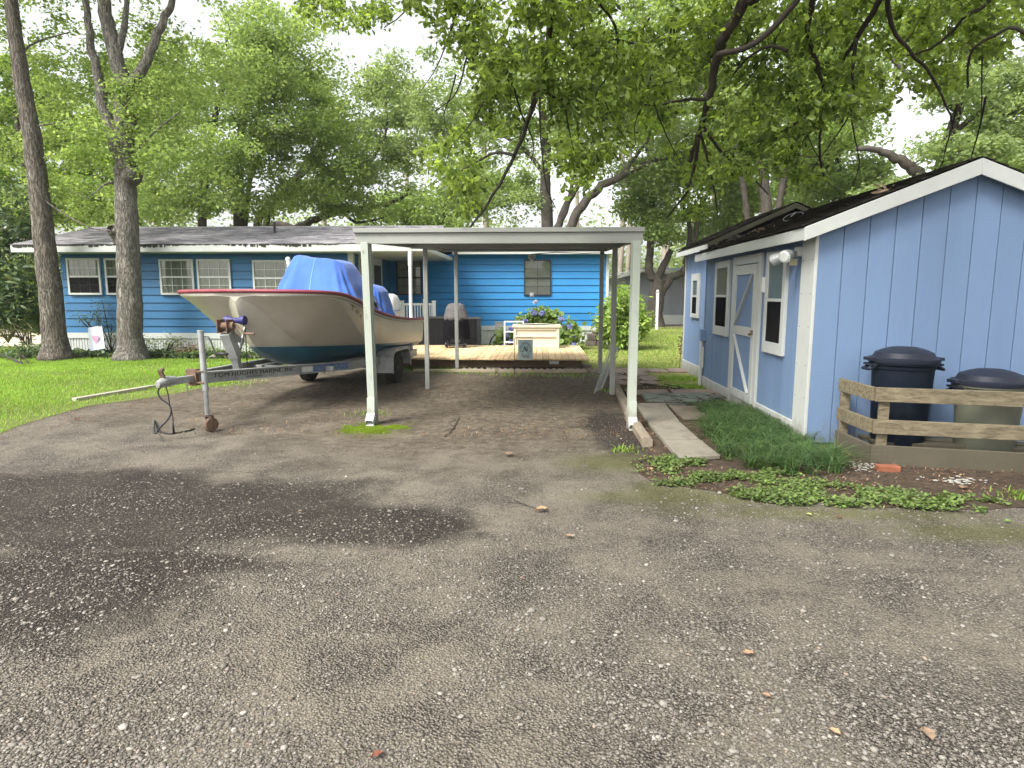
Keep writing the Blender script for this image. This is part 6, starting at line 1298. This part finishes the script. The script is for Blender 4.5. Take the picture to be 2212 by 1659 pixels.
# house-front plants
shrub('rose_bush', 'thin airy bush in front of the blue wall between the two front trunks', (P(235, 765, 15.7).x, 15.75, 0), [(P(225, 680, 15.8), (.32, .2, .38)), (P(245, 720, 15.8), (.3, .2, .3)), (P(190, 690, 15.8), (.3, .1, .12))], LEAF_D, 500, .07, 9, k=40, crad=.09)
for i, (x, y, w, h, lm, lb_) in enumerate(((360, 752, .45, .34, LEAF_M, 'small leafy bush against the white skirting below the middle windows'), (400, 752, .3, .2, DEADL, 'reddish brown low bush in the bed left of the winch post'), (555, 752, .5, .25, LEAF_M, 'green weedy bush in the bed behind the bow chain'), (310, 750, .35, .25, LEAF_D, 'low dark bush just right of the second front trunk'), (450, 758, .5, .15, LEAF_M, 'low green weeds in the flower bed behind the jockey jack'), (640, 762, .6, .2, LEAF_Y, 'yellow-green weeds in the bed behind the boat trailer'))):
    c = P(x, y, 15.75); shrub('small_bush', lb_, (c.x, 15.75, 0), [((c.x, 15.75, h*.8), (w, .2, h))], lm, 420, .07, 6, k=30, crad=.09, group='small bushes of the front bed')
c = G(1468, 797); o = thing('dried_plant', 'tall dried flower stalk on the grass just left of the far shed', 'plant', c); mb = MB(); mb.tube([c, c+Vector((.01, 0, .4)), c+Vector((.03, 0, .8))], .007, 6)
for k in range(22): z = random.uniform(.3, .8); mb.ball(c+Vector((random.uniform(-.05, .06), random.uniform(-.03, .03), z)), .018, n=6, lump=.5, seed=k)
mb.build('stalk', RUST, o)

# --- grass, ground cover, litter
n = 250000; x = RNG.uniform(-17, -2.6, n); y = 6.5+RNG.random(n)**1.15*11.5; kk = inpoly(lawnL_out, x, y) & (x > -1.0*y-1.2) & ~((np.abs(x+8.5) < 4.4) & (y > 15.3)); x, y = x[kk], y[kk]
edgep = np.array([(v.x, v.y) for v in lawn_edge]); de = np.min(np.hypot(x[:, None]-np.interp(np.linspace(0, 9, 60), range(10), edgep[:, 0])[None], y[:, None]-np.interp(np.linspace(0, 9, 60), range(10), edgep[:, 1])[None]), axis=1)
keep = RNG.random(len(x)) < np.clip(.12+de*.7, 0, 1)*np.clip(.1+1.2*vnoise(x, y, 1.3, 3)*.6+.8*vnoise(x, y, 4.3, 13)*.8, 0.05, 1); x, y = x[keep], y[keep]
kind(blades('lawn_grass', x, y, .05, .011, .8, GRASSM, .004), 'stuff')
n = 90000; x = RNG.uniform(-3, 16, n); y = RNG.uniform(13.2, 31, n); kk = inpoly(lawnR_out, x, y) & (vnoise(x, y, .7, 8)+RNG.random(n)*.5 > .5) & ~((x < 1.1) & (x > -3.5) & (y < 16.9)); x, y = x[kk], y[kk]
kind(blades('lawn_grass', x, y, .055, .022, .9, leafmat('sunny_grass', [(.22, .33, .06), (.3, .4, .1), (.16, .27, .04), (.38, .38, .16)], .4, .6, .1), .005), 'stuff')
tuft = gl((1505, 888), (1580, 884), (1650, 898), (1725, 945), (1750, 968), (1830, 1002), (1800, 1030), (1690, 1028), (1600, 1010), (1560, 985), (1530, 945))
cx0, cy0 = pts_in(tuft, 900); cx0, cy0 = cx0[:260], cy0[:260]; kk = RNG.integers(0, len(cx0), 9500); x, y = cx0[kk]+RNG.normal(0, .028, 9500), cy0[kk]+RNG.normal(0, .028, 9500)
kind(blades('long_dark_grass', x, y, .2, .0085, 1.45, GRASSD, .008, segs=5), 'stuff')
sp_ = gl((1362, 1003), (1420, 990), (1560, 992), (1640, 1010), (1760, 1040), (1900, 1060), (2100, 1080), (2190, 1090), (2190, 1112), (2000, 1106), (1850, 1100), (1700, 1094), (1560, 1074), (1410, 1048), (1365, 1015))
x, y = pts_in(sp_, 42000); kk = vnoise(x, y, 4.2, 9)*.7+vnoise(x, y, 11, 19)*.4+RNG.random(len(x))*.35 > .78; x, y = x[kk][:15000], y[kk][:15000]
kind(leafmesh('ground_cover', np.stack([x, y, RNG.uniform(.01, .05, len(x))], 1), .026, COVER, None, 'round', 0, .85), 'stuff')
mo = gl((740, 938), (770, 925), (830, 910), (870, 915), (860, 935), (800, 948)); mc_ = G(808, 926); x, y = RNG.normal(mc_.x, .17, 60000), RNG.normal(mc_.y, .13, 60000); kk = vnoise(x, y, 9, 2)+RNG.random(len(x))*.3-np.hypot((x-mc_.x)/.45, (y-mc_.y)/.35)*.35 > .42
kind(blades('moss_patch', x[kk][:16000], y[kk][:16000], .014, .006, .6, MOSSB, .002), 'stuff')
# weeds at the post feet, deck front and bed edges
xs_, ys_ = [], []
for (px, py, n, r) in ((800, 895, 80, .14), (950, 800, 1000, .3), (1010, 803, 450, .3), (1100, 808, 250, .4), (1230, 812, 160, .35), (1330, 845, 120, .15), (1350, 975, 60, .08), (900, 793, 1200, .3), (1475, 820, 1500, .3), (1500, 838, 900, .25), (1440, 800, 800, .4), (2205, 1075, 80, .08), (460, 830, 700, .4), (120, 790, 1500, .45), (60, 795, 900, .6), (285, 785, 700, .4), (200, 778, 700, .6)):
    c = G(px, py); xs_.append(RNG.normal(c.x, r, n)); ys_.append(RNG.normal(c.y, r*.7, n))
xb = RNG.uniform(-12.6, -4.8, 5200); yb = RNG.uniform(15.35, 16.05, 5200); kk = vnoise(xb, yb, 2.5, 31)+RNG.random(5200)*.4 > .6; xb, yb = xb[kk], yb[kk]
kind(leafmesh('bed_weeds', np.stack([xb, yb, RNG.uniform(.02, .16, len(xb))], 1), .08, LEAF_D, None, 'round', .1, .5), 'stuff')
kind(blades('weeds', np.concatenate(xs_), np.concatenate(ys_), .06, .012, 1., GRASSM, .004), 'stuff')
# litter: leaf bits on soil and under the carport
x1, y1 = pts_in(bedR_out, 26000); k1 = (vnoise(x1, y1, 2.5, 6)+RNG.random(len(x1))*.5 > .62) & (x1 < 5); x1, y1 = x1[k1][:5600], y1[k1][:5600]
x2 = RNG.uniform(-4.5, 1.6, 5200); y2 = 7+RNG.random(5200)**1.2*6.2; k2 = vnoise(x2, y2, 1.2, 12)+(x2+4)*.05+RNG.random(5200)*.3 > .72; x2, y2 = x2[k2], y2[k2]
x3, y3 = RNG.uniform(-7, -4.6, 1500), RNG.uniform(6.6, 11, 1500); k3 = ~inpoly(lawnL_out, x3, y3) | (RNG.random(1500) < .25); d3 = np.abs(x3+6.1) < .5; x3, y3 = x3[k3 & d3], y3[k3 & d3]
X = np.concatenate([x1, x2, x3]); Yy = np.concatenate([y1, y2, y3]); kind(leafmesh('leaf_litter', np.stack([X, Yy, RNG.uniform(.008, .02, len(X))], 1), .034, DEADL, None, 'lance', -.05, .9), 'stuff')
# gravel stones
bt, bf = [], None
mbs = MB(); mbs.ball((0, 0, 0), 1, 1, 1, .62, 6); T = np.array(mbs.v); Fq = mbs.f; Fq = np.array([f if len(f) == 4 else f+f[-1:] for f in Fq])
n = 80000; u = RNG.random(n); yy = 1.35/(1-u*.87)**1.0; yy = np.clip(yy, 1.4, 11); xx = RNG.uniform(-1, 1, n)*(yy*.95+.4)
pn_ = vnoise(xx, yy, 1.5, 21)*.6+vnoise(xx, yy, 4.5, 22)*.4; kk = (pn_+RNG.random(n)*.28 > .56) & ~inpoly(bedR_out, xx, yy) & ~inpoly(lawnL_out, xx, yy) & (xx > -1.05*yy-1); xx, yy = xx[kk], yy[kk]
n = len(xx); sz = RNG.lognormal(math.log(.005), .38, n); sz = np.clip(sz, .003, .019); a = RNG.uniform(0, 2*np.pi, n); ca, sa = np.cos(a), np.sin(a)
Tj = T[None]*(1+RNG.uniform(-.22, .22, (n, len(T), 1))); Tj = Tj*np.stack([RNG.uniform(.8, 1.35, n), RNG.uniform(.7, 1.1, n), RNG.uniform(.55, .95, n)], 1)[:, None]*sz[:, None, None]
Vx = Tj[..., 0]*ca[:, None]-Tj[..., 1]*sa[:, None]+xx[:, None]; Vy = Tj[..., 0]*sa[:, None]+Tj[..., 1]*ca[:, None]+yy[:, None]; Vz = Tj[..., 2]+sz[:, None]*.25
Vg = np.stack([Vx, Vy, Vz], 2).reshape(-1, 3); F = (np.arange(n)[:, None, None]*len(T)+Fq[None]).reshape(-1, 4)
gm, nt, N, L, b = newmat('gravel_stones'); gi = nt.nodes.new('ShaderNodeNewGeometry'); c = ramp(nt, gi.outputs['Random Per Island'], [(0, (.075, .066, .055)), (.4, (.145, .128, .108)), (.8, (.2, .18, .155)), (.96, (.26, .24, .21)), (.99, (.36, .33, .29)), (1, (.23, .16, .11))])
v = coords(nt); c = mixc(nt, 1., c, ramp(nt, noise(nt, v, 160, 2), [(.3, .75), (.7, 1.2)]), 'MULTIPLY'); L.new(c, b.inputs['Base Color']); b.inputs['Roughness'].default_value = .85
kind(npmesh('gravel', Vg, F, gm), 'stuff')
# single fallen leaves on the drive
fl_data = [(1617, 1413, .06, 0, 'tan curled leaf on the gravel, right of the middle'), (1803, 1582, .05, 1, 'pale orange leaf on the gravel at the bottom, right of the middle'), (2005, 1590, .085, 2, 'large light brown leaf near the bottom right corner'), (815, 1632, .05, 3, 'dark red-brown leaf at the bottom edge, left of the middle'), (1812, 1118, .05, 3, 'reddish leaf standing on the mossy gravel edge'), (1748, 1112, .05, 4, 'thin yellow-green leaf left of the reddish leaf by the bed'), (1100, 983, .13, 2, 'large dry brown leaf lying in front of the carport'),
 (1170, 1103, .12, 1, 'curled grey-brown leaf at the end of a twig on the gravel'), (1230, 1160, .07, 2, 'small brown leaf in the middle of the gravel'), (165, 907, .09, 3, 'red-brown leaf on the gravel beside the lawn at the left'), (648, 1105, .045, 1, 'small orange leaf on the dark stain'), (2178, 1127, .06, 5, 'green leaf on the gravel near the right edge'), (1655, 1503, .04, 0, 'tiny orange leaf below the tan curled leaf'), (1405, 1015, .09, 1, 'tan leaf at the front edge of the ground cover, by the slab end'), (2080, 1055, .1, 0, 'orange-brown leaf on the soil below the board fence')]
lm = [PM('leaf_tan', (.27, .17, .1), .8, .2, 30), PM('leaf_orange', (.31, .21, .12), .8, .2, 30), PM('leaf_brown', (.24, .17, .115), .8, .2, 30), PM('leaf_red', (.17, .06, .035), .8, .2, 30), PM('leaf_yellow', (.36, .38, .12), .8, .2, 30), PM('leaf_green', (.12, .24, .04), .8, .2, 30)]
for i, (x, y, s_, mi, lb_) in enumerate(fl_data):
    s_ *= .85
    c = G(x, y, .012); a = i*2.3; mb = MB(); dx, dy = Vector((math.cos(a), math.sin(a), 0)), Vector((-math.sin(a), math.cos(a), 0)); nu = 8; row = []
    for j in range(nu+1):
        t = j/nu; w = .33*math.sin(math.pi*t**.8)*(1+.25*math.cos(t*16)); zc = .1*math.sin(math.pi*t)
        for sx_ in (-1, -.5, 0, .5, 1): row.append(c+dx*(t-.5)*s_+dy*w*sx_*s_+Vector((0, 0, s_*(zc+.16*abs(sx_)**1.5))))
    mb.add(row, [(j*5+k, j*5+k+1, (j+1)*5+k+1, (j+1)*5+k) for j in range(nu) for k in range(4)]); mb.tube([c-dx*.5*s_, c-dx*.68*s_+Vector((0, 0, .002))], s_*.015, 5); tag(mb.build('fallen_leaf', lm[mi], None, smooth=True), lb_, 'leaf', 'fallen leaves on the drive')
# twigs
def twig(pp, label, r=.006, z=.012, side=3, name='fallen_twig'):
    p = smoothpath([G(x, y, z) for x, y in pp]); mb = MB(); mb.tube(p, list(np.linspace(r, r*.5, len(p))), 6)
    for k in range(side):
        a = p[int(len(p)*(k+1)/(side+2))]; mb.tube([a, a+Vector((random.uniform(-.12, .12), random.uniform(-.1, .15), random.uniform(0, .04))), a+Vector((random.uniform(-.25, .25), random.uniform(-.1, .3), random.uniform(0, .05)))], r*.5, 5)
    tag(mb.build(name, BARKF, None), label, 'twig', 'fallen twigs and branches')
twig([(960, 943), (975, 930), (985, 915), (992, 900)], 'forked dry twig on the bare ground under the carport', .007, side=2); twig([(1110, 1080), (1140, 1092), (1165, 1100)], 'short dry twig on the gravel left of the curled leaf', .005, side=1)
twig([(1340, 820), (1380, 828), (1430, 835), (1480, 842), (1510, 850)], 'long bare fallen branch lying across the patio behind the slate flagstone', .014, .03, 7, 'fallen_branch'); twig([(1390, 868), (1450, 869), (1520, 868), (1560, 855)], 'dark leafy fallen branch lying along the front edge of the slate flagstone', .01, .06, 8, 'fallen_branch'); twig([(1420, 852), (1470, 858), (1530, 862), (1590, 855)], 'thin twiggy branch lying on the slate flagstone by the shed door', .007, .06, 9, 'fallen_branch')
twig([(1335, 812), (1360, 808), (1390, 822), (1430, 822)], 'curved bare branch on the patio just right of the middle right carport post', .009, .04, 4, 'fallen_branch')
# things on the near shed roof
mb = MB(); base = Vector((3.55, 9.4, rz_(3.55)+.16)); ring = [base+Vector((.13*math.cos(t), .1*math.sin(t), .045*math.sin(t)+.13*math.cos(t)*slope+.0)) for t in np.linspace(0, 2*math.pi, 33)]; mb.tube(ring, .0035, 6, False); mb.cyl(base+Vector((-.03, 0, .0)), base+Vector((.04, .02, .06)), .008, 8); tag(mb.build('wire_hoop', GALV, None), 'white wire hoop lying on the dark roof of the near shed', 'hoop')
for i, (xx_, yy_, lb_) in enumerate(((3.1, 9.3, 'left bunch of dry orange oak leaves on the near shed roof, below the hoop'), (3.62, 7.0, 'dry orange leaves caught on the upper rake edge of the near shed roof'))):
    Vv = np.array([xx_, yy_, rz_(xx_)+.13])+RNG.normal(0, 1, (16, 3))*np.array([.07, .07, .015]); o = leafmesh('dry_leaves', Vv, .09, lm[2], None, 'lance', 0, .5); tag(o, lb_, 'dry leaves', 'dry leaves on the shed roof')
Vv = []
mb = MB()
for k in range(14):
    a = Vector((random.uniform(2.8, 3.2), random.uniform(9.6, 11), 0)); a.z = rz_(a.x)+.12; p = [a]
    for j in range(4): p.append(p[-1]+Vector((random.uniform(-.08, .12), random.uniform(-.15, .15), random.uniform(-.01, .04))))
    mb.tube(smoothpath(p, 3), .004, 4)
tag(mb.build('dry_twigs', BARKF, None), 'tangle of thin dry twigs at the low far end of the near shed roof', 'twigs')
# pale shell fragments by the fence
mb = MB(); c = G(1868, 1010)
for k in range(60): q = c+Vector((random.gauss(0, .1), random.gauss(0, .08), .012)); mb.ball(q, random.uniform(.006, .014), 1.2, 1, .5, 6, .5, k)
c = G(2070, 1040)
for k in range(36): q = c+Vector((random.gauss(0, .16), random.gauss(0, .05), .012)); mb.ball(q, random.uniform(.008, .02), 1.3, 1, .4, 6, .5, k)
kind(mb.build('shell_fragments', PM('pale_shell', (.3, .29, .26), .8, .2, 30), None), 'stuff')
kd = [(1620, 1492), (1640, 1270), (1580, 1560), (80, 1390), (370, 1365), (240, 1535)]
# ------------------------------------------------------------------ humid air
hz, nt, N, L, b = newmat('haze_air'); N.remove(b); pv = nt.nodes.new('ShaderNodeVolumePrincipled'); pv.inputs['Color'].default_value = (.93, .97, 1, 1); pv.inputs['Density'].default_value = .0004
L.new(pv.outputs[0], N['Material Output'].inputs['Volume']); mb = MB(); mb.bb(-75, 75, -20, 72, -1, 24); o = kind(mb.build('haze', hz), 'stuff')
